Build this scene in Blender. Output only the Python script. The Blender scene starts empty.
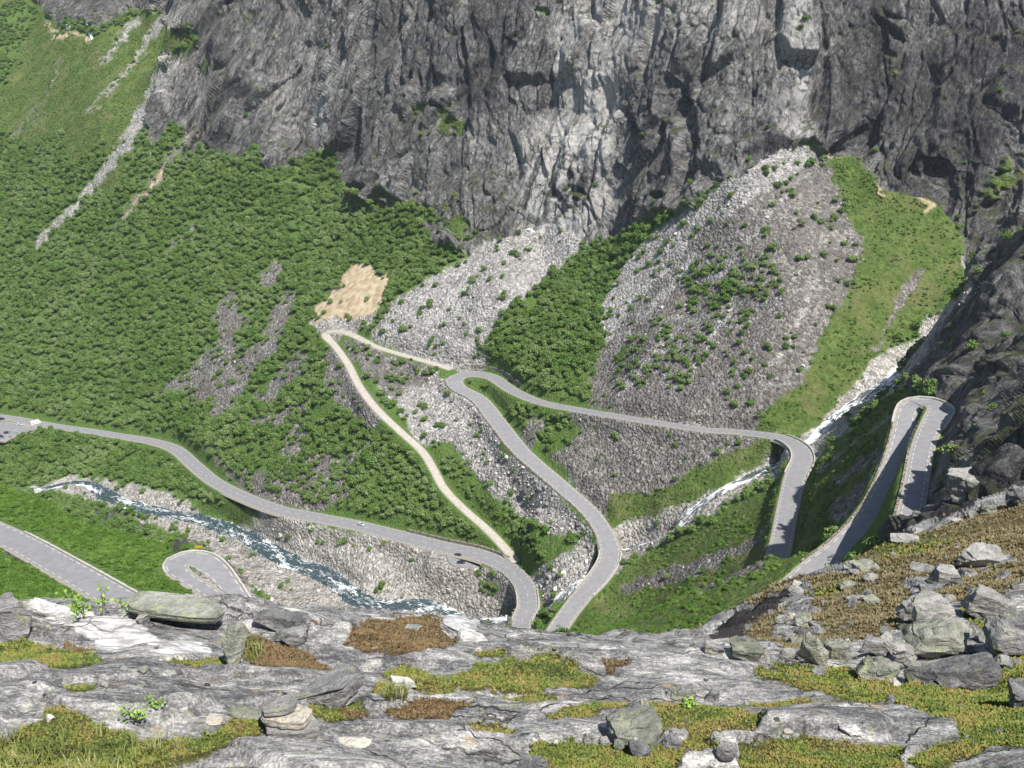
import bpy, math, random, time
import numpy as np
from mathutils import Vector, Matrix, Euler
T0 = time.time()
rng = np.random.default_rng(11)
random.seed(11)
scene = bpy.context.scene
COL = scene.collection

# ------------------------------------------------------------------ camera geometry
PITCH = math.radians(22.0); FPX = 1000.0
CP, SP = math.cos(PITCH), math.sin(PITCH)
CAMZ = 340.0                                   # eye height above the valley datum
def ray(px, py):
    xn = (np.asarray(px, float)-512)/FPX; yn = (np.asarray(py, float)-384)/FPX
    return xn, CP-yn*SP, -SP-yn*CP
def project(x, y, z):                          # z relative to the eye
    f = y*CP - z*SP; u = y*SP + z*CP
    f = np.maximum(f, 1e-3)
    return 512+FPX*x/f, 384-FPX*u/f, f
def pz(px, py, z):                             # point on the pixel's ray at level z
    x, y, zc = ray(px, py); t = z/zc
    return np.array([x*t, y*t, z])
def pt(px, py, t):
    x, y, zc = ray(px, py); return np.array([x*t, y*t, zc*t])

# ------------------------------------------------------------------ noise (numpy)
def _h(ix, iy, iz, seed):
    u = np.uint32
    h = ix.astype(np.int32).view(u)*u(374761393) + iy.astype(np.int32).view(u)*u(668265263) + iz.astype(np.int32).view(u)*u(2147483647) + u((seed*974634777) & 0xFFFFFFFF)
    h = (h ^ (h >> u(13)))*u(1274126177)
    h = (h ^ (h >> u(16)))*u(2246822519)
    return h ^ (h >> u(15))
def _hf(ix, iy, iz, seed):
    return (_h(ix, iy, iz, seed) & np.uint32(0xFFFFFF)).astype(np.float32)/16777215.0
def vnoise(x, y, z, seed=0):                   # value noise 0..1
    fx, fy, fz = np.floor(x), np.floor(y), np.floor(z)
    tx, ty, tz = (x-fx).astype(np.float32), (y-fy).astype(np.float32), (z-fz).astype(np.float32)
    tx = tx*tx*(3-2*tx); ty = ty*ty*(3-2*ty); tz = tz*tz*(3-2*tz)
    ix, iy, iz = fx.astype(np.int64), fy.astype(np.int64), fz.astype(np.int64)
    r = 0
    for a in (0, 1):
        wx = tx if a else 1-tx
        for b in (0, 1):
            wy = ty if b else 1-ty
            for c in (0, 1):
                wz = tz if c else 1-tz
                r = r + wx*wy*wz*_hf(ix+a, iy+b, iz+c, seed)
    return r
def fbm(x, y, z, octv=4, seed=0, gain=.5, lac=2.03):
    s = 0; a = 1; n = 0
    for i in range(octv):
        s = s + a*vnoise(x, y, z, seed+i*17); n += a; a *= gain
        x = x*lac+3.7; y = y*lac+1.3; z = z*lac+7.1
    return s/n*2-1
def ridged(x, y, z, octv=4, seed=0, gain=.5):
    s = 0; a = 1; n = 0
    for i in range(octv):
        s = s + a*(1-np.abs(vnoise(x, y, z, seed+i*13)*2-1)); n += a; a *= gain
        x = x*2.07+5.1; y = y*2.07+2.3; z = z*2.07+1.9
    return s/n
def worley(x, y, z, seed=0):                  # F1, cell value, tilt inside the cell, distance to the cell border
    fx, fy, fz = np.floor(x), np.floor(y), np.floor(z)
    ix, iy, iz = fx.astype(np.int32), fy.astype(np.int32), fz.astype(np.int32)
    rx, ry, rz = (x-fx).astype(np.float32), (y-fy).astype(np.float32), (z-fz).astype(np.float32)
    best = np.full(x.shape, 9., np.float32); sec = best.copy(); hb = np.zeros(x.shape, np.uint32)
    bx = np.zeros(x.shape, np.float32); by = bx.copy(); bz = bx.copy(); u = np.uint32
    for a in (-1, 0, 1):
        for b in (-1, 0, 1):
            for c in (-1, 0, 1):
                h = _h(ix+a, iy+b, iz+c, seed)
                dx = (h & u(1023)).astype(np.float32)*(1/1023)+(a-rx)
                dy = ((h >> u(10)) & u(1023)).astype(np.float32)*(1/1023)+(b-ry)
                dz = ((h >> u(20)) & u(1023)).astype(np.float32)*(1/1023)+(c-rz)
                d = dx*dx+dy*dy+dz*dz
                m = d < best
                sec = np.where(m, best, np.minimum(sec, d))
                best = np.where(m, d, best); hb = np.where(m, h, hb); bx = np.where(m, dx, bx); by = np.where(m, dy, by); bz = np.where(m, dz, bz)
    v = ((hb >> u(7)) & u(0xFFFF)).astype(np.float32)/65535
    g = [((hb >> u(k)) & u(255)).astype(np.float32)/127.5-1 for k in (3, 13, 21)]
    f1 = np.sqrt(best); e = np.sqrt(sec)-f1
    return f1, v, bx*g[0]+by*g[1]+bz*g[2], e
def sstep(a, b, x):
    t = np.clip((x-a)/(b-a), 0, 1); return t*t*(3-2*t)

# ------------------------------------------------------------------ roads, stream and river: centre lines (pixel, level)
def spline(P, n):
    P = np.asarray(P, float)
    Q = np.vstack([2*P[0]-P[1], P, 2*P[-1]-P[-2]]); out = []
    for i in range(1, len(Q)-2):
        p0, p1, p2, p3 = Q[i-1], Q[i], Q[i+1], Q[i+2]
        for k in range(n):
            t = k/n
            out.append(.5*((2*p1)+(-p0+p2)*t+(2*p0-5*p1+4*p2-p3)*t*t+(-p0+3*p1-3*p2+p3)*t**3))
    out.append(P[-1]); return np.array(out)
# each row: px, py, z, half width (m)
ROADS = {
 'upper': [(903,560,-98,2.0),(908,525,-101,2.0),(916,485,-104,2.0),(921,455,-107,2.1),(927,435,-109,2.2),(936,418,-110.5,2.6),(940,409,-111.3,2.8),(934,404,-112,2.8),(924,402,-112.8,2.8),(913,405,-113.6,2.6),(907,413,-114.5,2.3),(903,430,-116,2.2),(899,448,-117.5,2.3),(888,482,-119.5,2.5),(870,517,-121.5,2.7),(843,546,-124,2.8),(815,568,-126,2.9),(790,590,-128,2.9)],
 'middle': [(748,612,-174,3.0),(768,578,-179,3.2),(780,548,-183,3.3),(787,512,-187,3.4),(795,478,-190,3.8),(803,459,-191.5,4.0),(797,446,-192.5,4.0),(778,437,-194,3.3),(740,432,-197,2.6),(700,429,-200,2.6),(640,420,-205.5,2.8),(580,410,-212,3.0),(540,402,-216.5,3.2),(512,390,-219.5,3.6),(492,377,-221.5,4.0),(470,374,-223,4.4),(455,379,-224.5,4.6),(459,388,-226,4.5),(480,400,-228,4.6),(500,425,-230.5,4.6),(522,452,-233,4.5),(560,485,-237,4.2),(590,512,-240.5,4.0),(606,536,-243,3.9),(610,556,-244.8,4.2),(600,576,-246.5,4.2),(580,598,-248.5,3.8),(558,628,-251,3.6),(540,660,-254,3.6)],
 'lower': [(520,650,-266,3.6),(522,622,-268.5,3.8),(528,606,-270,4.2),(524,585,-272.5,4.5),(508,568,-275,4.7),(480,555,-277,5.0),(440,546,-279.5,5.0),(400,536,-281.5,5.0),(360,526,-283.5,4.8),(320,518,-285.5,4.6),(280,510,-288,4.4),(245,497,-291,4.3),(215,482,-294,4.4),(195,466,-296,4.5),(175,449,-298.5,4.4),(150,441,-300,4.0),(120,436,-301.5,3.7),(90,431,-303,3.5),(60,427,-304,3.7),(36,423,-304.5,4.0),(10,418,-305,3.5),(-40,412,-306,3.5)],
 'near': [(-90,492,-141,3.4),(-30,520,-137,3.4),(20,543,-134,3.4),(60,565,-131,3.4),(100,588,-128.5,3.4),(140,612,-126,3.4),(180,640,-124,3.4)],
 'nearbend': [(275,645,-137,2.2),(247,612,-135.8,2.2),(230,587,-134.8,2.3),(217,571,-134.3,2.7),(203,562,-134,3.5),(189,560,-133.6,3.7),(178,563,-133.4,3.0),(177,570,-133.1,2.2),(187,578,-132.8,1.8),(200,586,-132.5,1.7),(218,598,-132,1.7),(244,616,-131,1.7),(268,634,-130,1.7)],
 'track': [(452,369,-221.5,2.2),(425,361,-219.5,2.0),(400,354,-218,2.0),(375,346,-216,2.1),(355,336,-215,2.4),(338,331,-215,2.8),(326,335,-217,2.6),(336,347,-220,1.9),(348,364,-224.5,1.9),(360,387,-230,1.9),(376,408,-235.5,2.0),(400,431,-242.5,2.0),(422,451,-249,2.0),(434,470,-254,1.9),(444,488,-259,1.9),(462,507,-264,1.9),(488,530,-269.5,2.0),(506,549,-274,2.0),(516,562,-275,1.9)],
}
STREAMS = {
 'stream': [(934,346,-167,3.4),(922,356,-170,3.6),(903,369,-173.5,4.0),(885,383,-178,3.6),(866,395,-182.5,3.0),(846,409,-187,3.0),(830,424,-191.5,3.2),(812,438,-196,2.4),(798,452,-200.5,2.4),(786,460,-203,2.6),(770,467,-205,2.6),(745,479,-210.5,2.2),(720,492,-214,2.2),(700,505,-220,2.4),(684,519,-226,2.6),(672,531,-232,2.2),(655,540,-240,1.6),(636,546,-247,1.5),(618,553,-250,2.0),(600,566,-253.5,3.2),(590,576,-256,3.4),(572,590,-260,3.2),(552,604,-265,3.0),(535,614,-277,2.6),(512,618,-281,2.6),(490,620,-286,2.4),(470,618,-290,2.0)],
 'river': [(520,632,-296,5.0),(470,622,-297,6),(438,610,-297.5,8),(415,606,-298,9.0),(385,606,-298.8,7.5),(360,600,-299.6,7.5),(345,588,-300.6,7.5),(322,573,-302,8.5),(295,563,-303.2,8.5),(270,550,-304.6,8.5),(250,538,-306,8.5),(225,527,-307.5,8.0),(200,519,-308.8,7.5),(175,514,-310,7.0),(150,510,-311,7.5),(125,503,-312.2,7.0),(105,494,-313.5,7.5),(92,485,-314.5,6.5),(70,483,-315.5,4.0),(45,489,-316.5,5.0),(20,492,-317,5.0),(-40,492,-318,5.0)],
}
FLATS = {'layby': [(438,558,-280,3.5),(460,562,-279.6,4.5),(480,563,-279,3.5)], 'parking': [(-60,429,-305.2,13),(0,430,-305.2,12),(24,428.5,-305.2,8),(34,427,-305.2,4)]}
def line_world(rows, n=10):
    w = []; rv = 6 < rows[0][3] or rows[0][2] == -296
    for px, py, z, hw in rows:
        if rv and z < -294 and z > -320 and z != -305.2: hw = hw*.8
        p = pz(px, py, z); w.append((p[0], p[1], p[2], hw))
    return spline(w, n)
LINES = {k: line_world(v) for k, v in list(ROADS.items())+list(STREAMS.items())+list(FLATS.items())}

# ------------------------------------------------------------------ control points of the land
CT = []                                        # world x,y,z (z relative to the eye)
def c_z(*rows):
    for px, py, z in rows: CT.append(pz(px, py, z))
def c_t(*rows):
    for px, py, t in rows: CT.append(pt(px, py, t))
def c_w(*rows):
    for px, y, z in rows:                      # hidden ground: azimuth of pixel column at row 600, forward distance, level
        x = (px-512)/FPX/0.8463*y; CT.append(np.array([x, y, z]))
# valley floor, far slopes
c_z((0,400,-298),(0,300,-245),(0,200,-183),(0,100,-110),(0,0,-20),(-200,380,-298),(-200,200,-183),(-200,0,-18),
    (100,400,-292),(100,300,-235),(100,200,-172),(100,100,-98),(200,420,-277),(200,300,-224),(200,200,-165),(200,150,-133),
    (300,470,-276),(300,420,-257),(300,340,-226),(300,250,-187),(280,172,-140),(150,112,-106),(172,142,-125),(120,160,-140),
    (340,450,-262),(370,480,-266),(410,500,-269),(420,540,-278),(330,395,-238),
    (355,292,-197),(375,268,-186),(345,320,-211),(400,320,-200),(480,300,-185),(450,350,-210),(425,280,-182),(500,340,-204),(500,270,-169),(545,232,-154),
    (400,400,-236),(430,420,-239),(470,440,-241),(500,480,-246),(530,520,-250.6),(530,520,-262),(560,560,-255),(545,585,-268),(560,520,-247),(580,560,-253),
    (560,340,-193),(620,250,-158),(590,300,-178),(650,425,-206),(650,340,-178),(650,240,-146),(600,380,-205),(700,300,-160),(720,400,-190),(815,150,-89),(750,190,-108),
    (700,240,-136),(800,300,-149),(800,220,-119),(760,350,-169),(750,424,-190),(810,410,-187),(840,400,-180),(860,300,-151),(900,280,-144),(870,350,-168),(930,320,-158),(950,250,-133),(860,175,-101.6),(860,230,-124.6),
    (900,215,-117),(960,300,-148),(945,330,-160),
    (530,430,-227),(545,450,-232),(600,450,-222),(640,480,-224),(680,460,-212),(620,510,-236),(660,500,-225),(750,450,-200),(720,470,-208),
    (860,500,-137),(860,470,-143),(860,440,-156),(862,416,-171),(835,530,-148),(835,500,-157),(835,470,-166),(835,446,-179),(815,520,-163),(815,490,-173),(885,400,-158),(890,420,-138),(820,440,-193),(880,392,-169),(905,384,-163),
    (760,490,-205),(720,520,-213),(680,545,-228),(640,580,-240),(610,600,-250),(700,570,-217),(740,540,-204),(640,620,-243),(700,610,-213),(745,575,-195),
    (800,530,-160),(810,570,-148),
    (350,560,-294),(400,580,-295),(450,590,-293),(490,590,-285),(300,545,-299),(260,530,-302),(230,560,-304),(200,540,-308),(280,580,-301),(320,600,-300),
    (150,480,-306),(100,460,-309),(50,460,-312),(0,450,-312),(0,475,-316),(100,475,-313),(200,500,-304),(-100,460,-314))
c_t((164,65,905),(150,60,925),(190,34,925),(150,10,985),(100,34,965),(62,27,1010),(40,0,1075),(120,60,930),(200,60,915),(100,-40,1010),(150,-50,1000),(60,-50,1090),(200,10,935),(240,40,900),(250,100,872),(210,110,880))
c_t((885,440,318),(876,468,292),(852,528,268),(815,556,285))
# near left spur and its hidden back
c_z((60,522,-137),(100,535,-136.5),(30,505,-139),(0,487,-143),(140,548,-135.5),(165,553,-134.5),(-60,470,-147),(100,570,-130.5),(160,590,-130.5),(60,600,-121),(0,590,-123),(120,612,-122),(206,584,-133.6),(0,560,-128.5))
c_w((0,330,-215),(60,330,-215),(120,330,-218),(180,310,-215),(240,300,-212),(0,400,-285),(60,400,-285),(120,400,-288),(180,390,-288),(250,380,-288),(300,370,-286),(300,300,-225),(300,240,-170),(-100,340,-225),(-100,400,-285),
    (350,240,-185),(350,330,-262),(420,330,-270),(430,240,-185),(500,240,-180),(480,330,-262),(560,290,-215),(560,240,-178),(640,240,-170),(640,290,-205),(700,240,-160),(760,230,-142),
    (0,120,-96),(100,120,-96),(200,125,-100),(300,125,-105),(430,125,-105),(560,125,-100),(680,125,-96),(800,125,-88),
    (0,60,-52),(100,60,-54),(200,60,-54),(300,60,-54),(430,60,-54),(560,60,-54),(680,60,-50),
    (-100,60,-50),(-100,120,-92),(0,30,-26.5),(100,30,-27),(200,30,-27.5),(300,30,-27.5),(430,30,-27.5),(560,30,-27),(640,30,-25.5),(-100,30,-26))
# right buttress
c_t((1024,300,300),(1024,250,300),(1024,210,335),(980,250,385),(975,300,350),(945,348,338),(935,390,300),(955,400,285),(990,400,252),(1024,400,200),(1024,350,262),
    (985,350,290),(1024,450,135),(985,455,165),(950,440,246),(945,480,205),(925,505,200),(1200,400,200),(1200,330,300),(1200,250,420),(1120,330,260),(1100,230,400),(1100,400,130),(1200,500,60),
    (1024,490,92),(965,507,86),(915,527,77))
CT += [np.array(v, float) for v in ((232,406,-112),(258,371,-104),(300,380,-90),(280,330,-95),(330,420,-75),(200,300,-100),(240,280,-95))]
# foreground ledge and the brown slope on the right
FGR = [(0,768,7.2),(0,700,9.4),(0,650,11.6),(0,612,13.4),(250,768,7.6),(250,700,9.6),(250,650,11.8),(250,612,14.0),(130,604,13.6),(-120,610,13),(-120,700,9.2),
    (500,768,8),(500,700,10.2),(500,660,12.4),(500,635,14.4),(380,622,14.6),(430,622,15.2),(620,640,15.2),(560,637,15),(700,768,8.1),(700,700,10.6),(700,660,13.2),
    (700,632,22),(760,640,17.5),(760,610,31),(760,592,42),(850,655,16),(850,620,23),(850,590,34),(850,560,56),(900,768,8.2),(900,700,11.3),(900,660,15),
    (900,600,27),(900,560,42),(900,540,60),(1024,768,8),(1024,700,11),(1024,650,15),(1024,600,23),(1024,560,36),(1024,520,62),(960,520,68),(960,560,40),(1150,700,10),(1150,560,26),(1150,768,7.6),(800,578,48),
    (250,900,5.2),(500,900,5.4),(800,900,5.4),(0,900,5),(1024,900,5.2),(-200,850,5.2),(1250,850,5.2),(1150,520,45)]
c_t(*FGR)
c_w((300,21,-17.5),(200,21,-17.5),(100,21,-17.2),(0,20,-16.5),(430,22,-18),(520,22,-18),(600,23,-18),(-100,20,-16),
    (800,75,-54),(870,85,-58),(930,100,-64),(760,60,-43),(740,90,-66),(1000,120,-66))
# cliffs: from a base point the wall climbs steeply, then a shoulder
CLB = [(210,145,-130),(232,159,-136),(268,174,-142),(310,158,-136),(345,190,-152),(390,214,-158),(430,236,-163),(484,238,-160),(545,228,-153),(590,242,-154),(645,219,-133),
       (700,196,-114),(750,172,-98),(795,148,-88),(825,152,-90),(860,157,-93.6),(895,192,-107),(945,206,-115),(966,240,-129),(1000,225,-125),]
CBD = np.array([[math.atan2(*ray(q[0], q[1])[:2]), math.hypot(*pz(*q)[:2])] for q in CLB])
for px, py, z in CLB:
    p = pz(px, py, z); CT.append(p)
    d = math.hypot(p[0], p[1])
    steep = 2.3 if px > 200 else 1.3
    a0 = math.atan2(p[0], p[1]); wt = np.exp(-((CBD[:, 0]-a0)/.085)**2); dsm = (wt*CBD[:, 1]).sum()/wt.sum()
    for dd in (20, 45, 75, 110, 150):
        de = max(d+.45*dd, d+dd+(dsm-d)*min(1, dd/50)); k = de/d; CT.append(np.array([p[0]*k, p[1]*k, z+steep*dd]))
    k = (d+230)/d; CT.append(np.array([p[0]*k, p[1]*k, z+steep*150+50]))
    k = (d+500)/d; CT.append(np.array([p[0]*k, p[1]*k, z+steep*150+110]))
for px, d, z in ((-200,1330,90),(0,1350,100),(-200,1800,170),(1200,700,60),(1300,500,20)):
    xn, yc, _ = ray(px, 60); az = math.atan2(xn, yc); CT.append(np.array([d*math.sin(az), d*math.cos(az), z]))
for k, L in LINES.items():
    step = 5
    for q in L[::step]:
        CT.append(np.array([q[0], q[1], q[2] - (0.8 if k in STREAMS else 0.0)]))
CT = np.array(CT)
def to_au(x, y): return np.arctan2(x, y), np.log(np.hypot(x, y))
cs = CT[:, 2]/np.hypot(CT[:, 0], CT[:, 1]); ca, cu = to_au(CT[:, 0], CT[:, 1])
KU = .8
def solve_rbf():
    n = len(cs)
    D = np.hypot(ca[:, None]-ca[None], (cu[:, None]-cu[None])*KU)
    A = np.zeros((n+3, n+3)); A[:n, :n] = D - np.eye(n)*0.0006
    P = np.c_[np.ones(n), ca, cu]; A[:n, n:] = P; A[n:, :n] = P.T
    return np.linalg.solve(A, np.r_[cs, 0, 0, 0])
W = solve_rbf()
NA, NU = 460, 1300
GA = np.linspace(-.95, .95, NA); GU = np.linspace(math.log(4.2), math.log(2300), NU)
S = np.zeros((NA, NU), np.float32)
for i in range(0, NA, 20):
    a = GA[i:i+20, None]; acc = np.zeros((len(a), NU), np.float32)+W[-3]+W[-2]*a+W[-1]*GU[None]
    for j in range(len(cs)):
        acc += (W[j]*np.sqrt((a-ca[j])**2+((GU[None]-cu[j])*KU)**2)).astype(np.float32)
    S[i:i+20] = acc
def blur(A, r, ax):
    k = np.exp(-np.arange(-int(3*r), int(3*r)+1)**2/(2*r*r)); k /= k.sum()
    pad = [(0, 0)]*A.ndim; pad[ax] = (len(k)//2, len(k)//2); B = np.pad(A, pad, mode='edge'); out = 0
    n = A.shape[ax]
    for i, w in enumerate(k):
        sl = [slice(None)]*A.ndim; sl[ax] = slice(i, i+n); out = out + w*B[tuple(sl)]
    return out
S = blur(blur(S, 1.6, 0), 2.2, 1).astype(np.float32)
def bil(M, a, u):
    fa = np.clip((a-GA[0])/(GA[1]-GA[0]), 0, NA-1.001); fu = np.clip((u-GU[0])/(GU[1]-GU[0]), 0, NU-1.001)
    i = fa.astype(int); j = fu.astype(int); ta = fa-i; tu = fu-j
    return (M[i, j]*(1-ta)+M[i+1, j]*ta)*(1-tu)+(M[i, j+1]*(1-ta)+M[i+1, j+1]*ta)*tu
def height(x, y):                               # smooth land, relative to the eye
    a, u = to_au(x, y); return bil(S, a, u)*np.exp(u)
def cast(px, py, dmin=0):                       # first hit of the pixel's ray with the smooth land
    px = np.atleast_1d(np.asarray(px, float)); py = np.atleast_1d(np.asarray(py, float))
    xn, yc, zc = ray(px, py); a = np.arctan2(xn, yc); sr = zc/np.hypot(xn, yc)
    dm = np.broadcast_to(np.asarray(dmin, float), px.shape)
    out = np.zeros((len(px), 3))
    for c in range(0, len(px), 4000):
        sl = slice(c, c+4000)
        prof = bil(S, a[sl, None]+0*GU[None], GU[None]+0*a[sl, None])
        ok = (prof >= sr[sl, None]) & (GU[None] > np.log(np.maximum(dm[sl, None], 4.3)))
        j = np.argmax(ok, 1); none = ~ok.any(1); j = np.maximum(j, 1); j[none] = NU-1
        s0 = prof[np.arange(len(j)), j-1]; s1 = prof[np.arange(len(j)), j]
        t = np.clip((sr[sl]-s0)/np.maximum(s1-s0, 1e-6), 0, 1)
        u = GU[j-1]+(GU[j]-GU[j-1])*t; d = np.exp(u)
        out[sl] = np.c_[d*np.sin(a[sl]), d*np.cos(a[sl]), sr[sl]*d]
    return out
print('rbf', len(cs), round(time.time()-T0, 1))
# ------------------------------------------------------------------ painted land cover (image outlines laid onto the land)
MW, MH, MO = 1424, 1168, 200                   # mask frame with margins
def fill(M, poly, v):
    P = np.asarray(poly, float)+MO; y0 = max(0, int(P[:, 1].min())); y1 = min(MH-1, int(P[:, 1].max())+1)
    Q = np.roll(P, -1, 0)
    for y in range(y0, y1+1):
        yc = y+.5; m = ((P[:, 1] <= yc) != (Q[:, 1] <= yc))
        if not m.any(): continue
        xs = np.sort(P[m, 0]+(yc-P[m, 1])/(Q[m, 1]-P[m, 1])*(Q[m, 0]-P[m, 0]))
        for a, b in zip(xs[::2], xs[1::2]):
            M[y, max(0, int(round(a))):max(0, int(round(b)))] = v
def stroke(M, pts, ws, v):
    P = np.asarray([(p[0], p[1], w) for p, w in zip(pts, ws)], float); P = spline(P, 12)
    yy, xx = np.mgrid[0:MH, 0:MW]
    for i in range(len(P)-1):
        x0, y0, w = P[i]+(MO, MO, 0); r = w/2+1.5
        a, b, c, d = int(y0-r), int(y0+r)+2, int(x0-r), int(x0+r)+2
        a, c = max(a, 0), max(c, 0)
        sy, sx = yy[a:b, c:d], xx[a:b, c:d]
        k = (sy-y0)**2+(sx-x0)**2 <= max(w/2, .75)**2
        M[a:b, c:d][k] = v
FOREST, GRASS, LIGHT, DARKS, GRAVEL, ORANGE, ROCK, HEATH = range(8)
B = np.full((MH, MW), FOREST, np.uint8)        # far land
D = np.full((MH, MW), .95, np.float32)         # bush density
CLIFF = [(38,-200),(38,0),(44,9),(62,27),(74,20),(99,32),(116,20),(150,7),(164,17),(171,29),(191,31),(203,33),(190,52),(164,65),(156,92),(150,116),(149,148),(160,140),(171,126),(185,133),(202,130),(188,150),(174,174),(195,160),(212,147),(232,159),(260,144),(265,174),(273,174),(288,166),(304,160),(318,152),(333,150),(337,181),(350,195),(366,205),(388,217),(405,205),(426,208),(436,214),(440,222),(424,224),(426,236),(436,248),(470,256),(484,241),(511,236),(528,229),(570,233),(590,246),(621,236),(645,219),(686,209),(701,195),(746,171),(787,147),(814,144),(826,154),(859,157),(879,185),(893,191),(927,195),(944,205),(961,233),(968,262),(971,280),(966,300),(940,325),(927,345),(926,356),(915,366),(906,377),(912,392),(934,394),(951,404),(950,425),(941,441),(930,470),(927,489),(905,520),(885,540),(900,700),(1300,700),(1300,-200)]
fill(B, [(-200,-200),(60,-200),(44,9),(62,30),(100,38),(150,12),(190,34),(163,68),(150,116),(136,150),(110,200),(95,190),(110,140),(70,170),(60,130),(30,150),(-20,120),(20,60),(-200,60)], GRASS); fill(D, [(-200,-200),(60,-200),(44,9),(62,30),(100,38),(150,12),(190,34),(163,68),(150,116),(136,150),(110,200),(95,190),(110,140),(70,170),(60,130),(30,150),(-20,120),(20,60),(-200,60)], .5)
fill(B, [(0,5),(25,0),(40,10),(20,50),(0,70),(-200,70),(-200,0)], FOREST); fill(D, [(0,5),(25,0),(40,10),(20,50),(0,70),(-200,70),(-200,0)], .8)
for pts, ws, v in [
  ([(166,55),(158,85),(146,112),(137,130),(116,154),(103,171),(79,202),(51,229),(31,253)], [8,12,14,13,11,9,8,6,4], LIGHT),
  ([(163,20),(152,34),(144,46),(126,72),(106,92),(89,113)], [10,9,5,4,3,2], LIGHT),
  ([(138,20),(125,34),(112,50),(100,64)], [5,6,4,2], LIGHT),
  ([(202,133),(186,142),(171,157),(157,181),(137,202),(106,236)], [10,9,8,8,7,4], DARKS),
  ([(166,168),(157,181),(137,202),(120,222)], [2.5,3,2.5,2], ORANGE),
  ([(205,215),(195,228),(180,240),(162,262)], [3,6,5,2], DARKS),
  ([(0,142),(20,127),(40,100)], [3,3,2], DARKS), ([(46,25),(60,38),(76,34),(90,40)], [4,5,4,3], ORANGE), ([(60,60),(52,85),(30,130)], [2,2.5,2], DARKS), ([(0,205),(26,190),(60,150)], [2,2,1.5], DARKS),
  ([(301,167),(273,202),(246,229)], [1.6,1.6,1.6], GRASS), ([(172,31),(182,28),(187,34)], [2,3,2], ORANGE)]:
    stroke(B, pts, ws, v); stroke(D, pts, ws, 0)
def Z4(L): return [(x*.342, 250+y*.342) for x, y in L]
for pl in ([(455,425),(520,368),(580,322),(640,270),(622,200),(660,130),(700,100),(692,180),(742,200),(720,250),(690,290),(760,280),(790,200),(835,125),(872,140),(845,220),(800,320),(760,350),(722,400),(705,460),(620,515),(598,482),(660,460),(570,452),(540,412)],
           [(890,280),(868,300),(800,370),(745,440),(792,444),(855,400),(905,340)], [(760,85),(800,30),(822,45),(812,100),(775,115)]):
    fill(B, Z4(pl), DARKS); fill(D, Z4(pl), .1)
fill(D, Z4([(690,240),(790,200),(740,290),(700,310)]), .9); fill(B, Z4([(690,240),(790,200),(740,290),(700,310)]), FOREST)
# mixed rock and birch below the scree, above the lower road
MIX = [(205,440),(240,425),(300,405),(330,380),(345,372),(365,395),(380,415),(372,440),(345,470),(360,500),(300,505),(260,495),(225,470)]
fill(B, MIX, DARKS); fill(D, MIX, .72)
for pl in ([(330,380),(372,395),(378,430),(345,460),(300,450),(310,410)], [(205,440),(240,430),(290,430),(280,470),(240,470)]): fill(B, pl, FOREST); fill(D, pl, .88)
fill(D, [(338,350),(352,372),(374,400),(392,425),(372,432),(345,410),(325,385),(322,360)], .55); fill(B, [(338,350),(352,372),(374,400),(392,425),(372,432),(345,410),(325,385),(322,360)], DARKS)
fill(B, [(337,284),(352,268),(368,264),(375,274),(390,276),(388,290),(376,312),(360,318),(335,322),(312,322),(314,308),(322,303)], ORANGE)
fill(B, [(312,322),(335,320),(360,317),(375,312),(372,326),(340,336),(322,342),(312,333)], GRAVEL)
fill(D, [(337,284),(352,268),(368,264),(375,274),(390,276),(388,290),(376,312),(372,326),(322,342),(312,333),(314,308)], .03)
FANA = [(372,335),(385,310),(400,298),(430,280),(450,272),(484,243),(500,238),(528,229),(570,233),(590,246),(570,262),(555,280),(535,298),(515,315),(502,335),(492,350),(484,362),(460,366),(430,362),(400,345),(380,338)]
fill(B, FANA, LIGHT); fill(D, FANA, .06); fill(D, [(400,330),(450,325),(490,345),(470,362),(420,358)], .3)
FANB = [(602,345),(600,310),(612,285),(640,245),(690,208),(746,171),(787,147),(820,150),(838,165),(848,210),(868,250),(845,294),(821,342),(800,387),(765,408),(756,424),(790,436),(760,436),(700,427),(640,418),(590,400),(592,380),(602,350)]
fill(B, FANB, DARKS); fill(D, FANB, .07)
fill(B, [(787,147),(818,150),(800,172),(760,195),(730,216),(700,235),(650,290),(622,325),(602,345),(600,312),(612,285),(640,245),(690,208),(746,171)], LIGHT)
for pl, v in (([(770,205),(805,160),(838,165),(840,200),(828,262),(790,262),(765,250)], .55), ([(684,260),(740,250),(785,265),(783,300),(740,325),(690,315)], .5), ([(652,330),(690,318),(700,345),(687,385),(655,380)], .42), ([(610,345),(645,335),(650,385),(618,393)], .42), ([(700,320),(760,320),(740,360),(700,370)],.25)):
    fill(D, pl, v)
GBAND = [(491,342),(505,315),(528,294),(556,270),(583,250),(610,238),(650,222),(668,208),(655,230),(634,250),(612,285),(598,312),(602,340),(592,380),(575,397),(548,395),(528,390),(504,376),(496,362),(486,352)]
fill(B, GBAND, FOREST); fill(D, GBAND, .97)
GR = [(826,160),(860,157),(880,186),(895,192),(927,195),(945,206),(962,235),(966,262),(958,294),(920,322),(893,346),(865,370),(845,397),(812,425),(790,437),(756,424),(765,408),(800,387),(821,342),(845,294),(866,250),(845,205)]
fill(B, GR, GRASS); fill(D, GR, .38); fill(D, [(826,160),(850,170),(862,260),(820,350),(760,424),(800,385),(845,294),(850,230)], .8)
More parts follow.
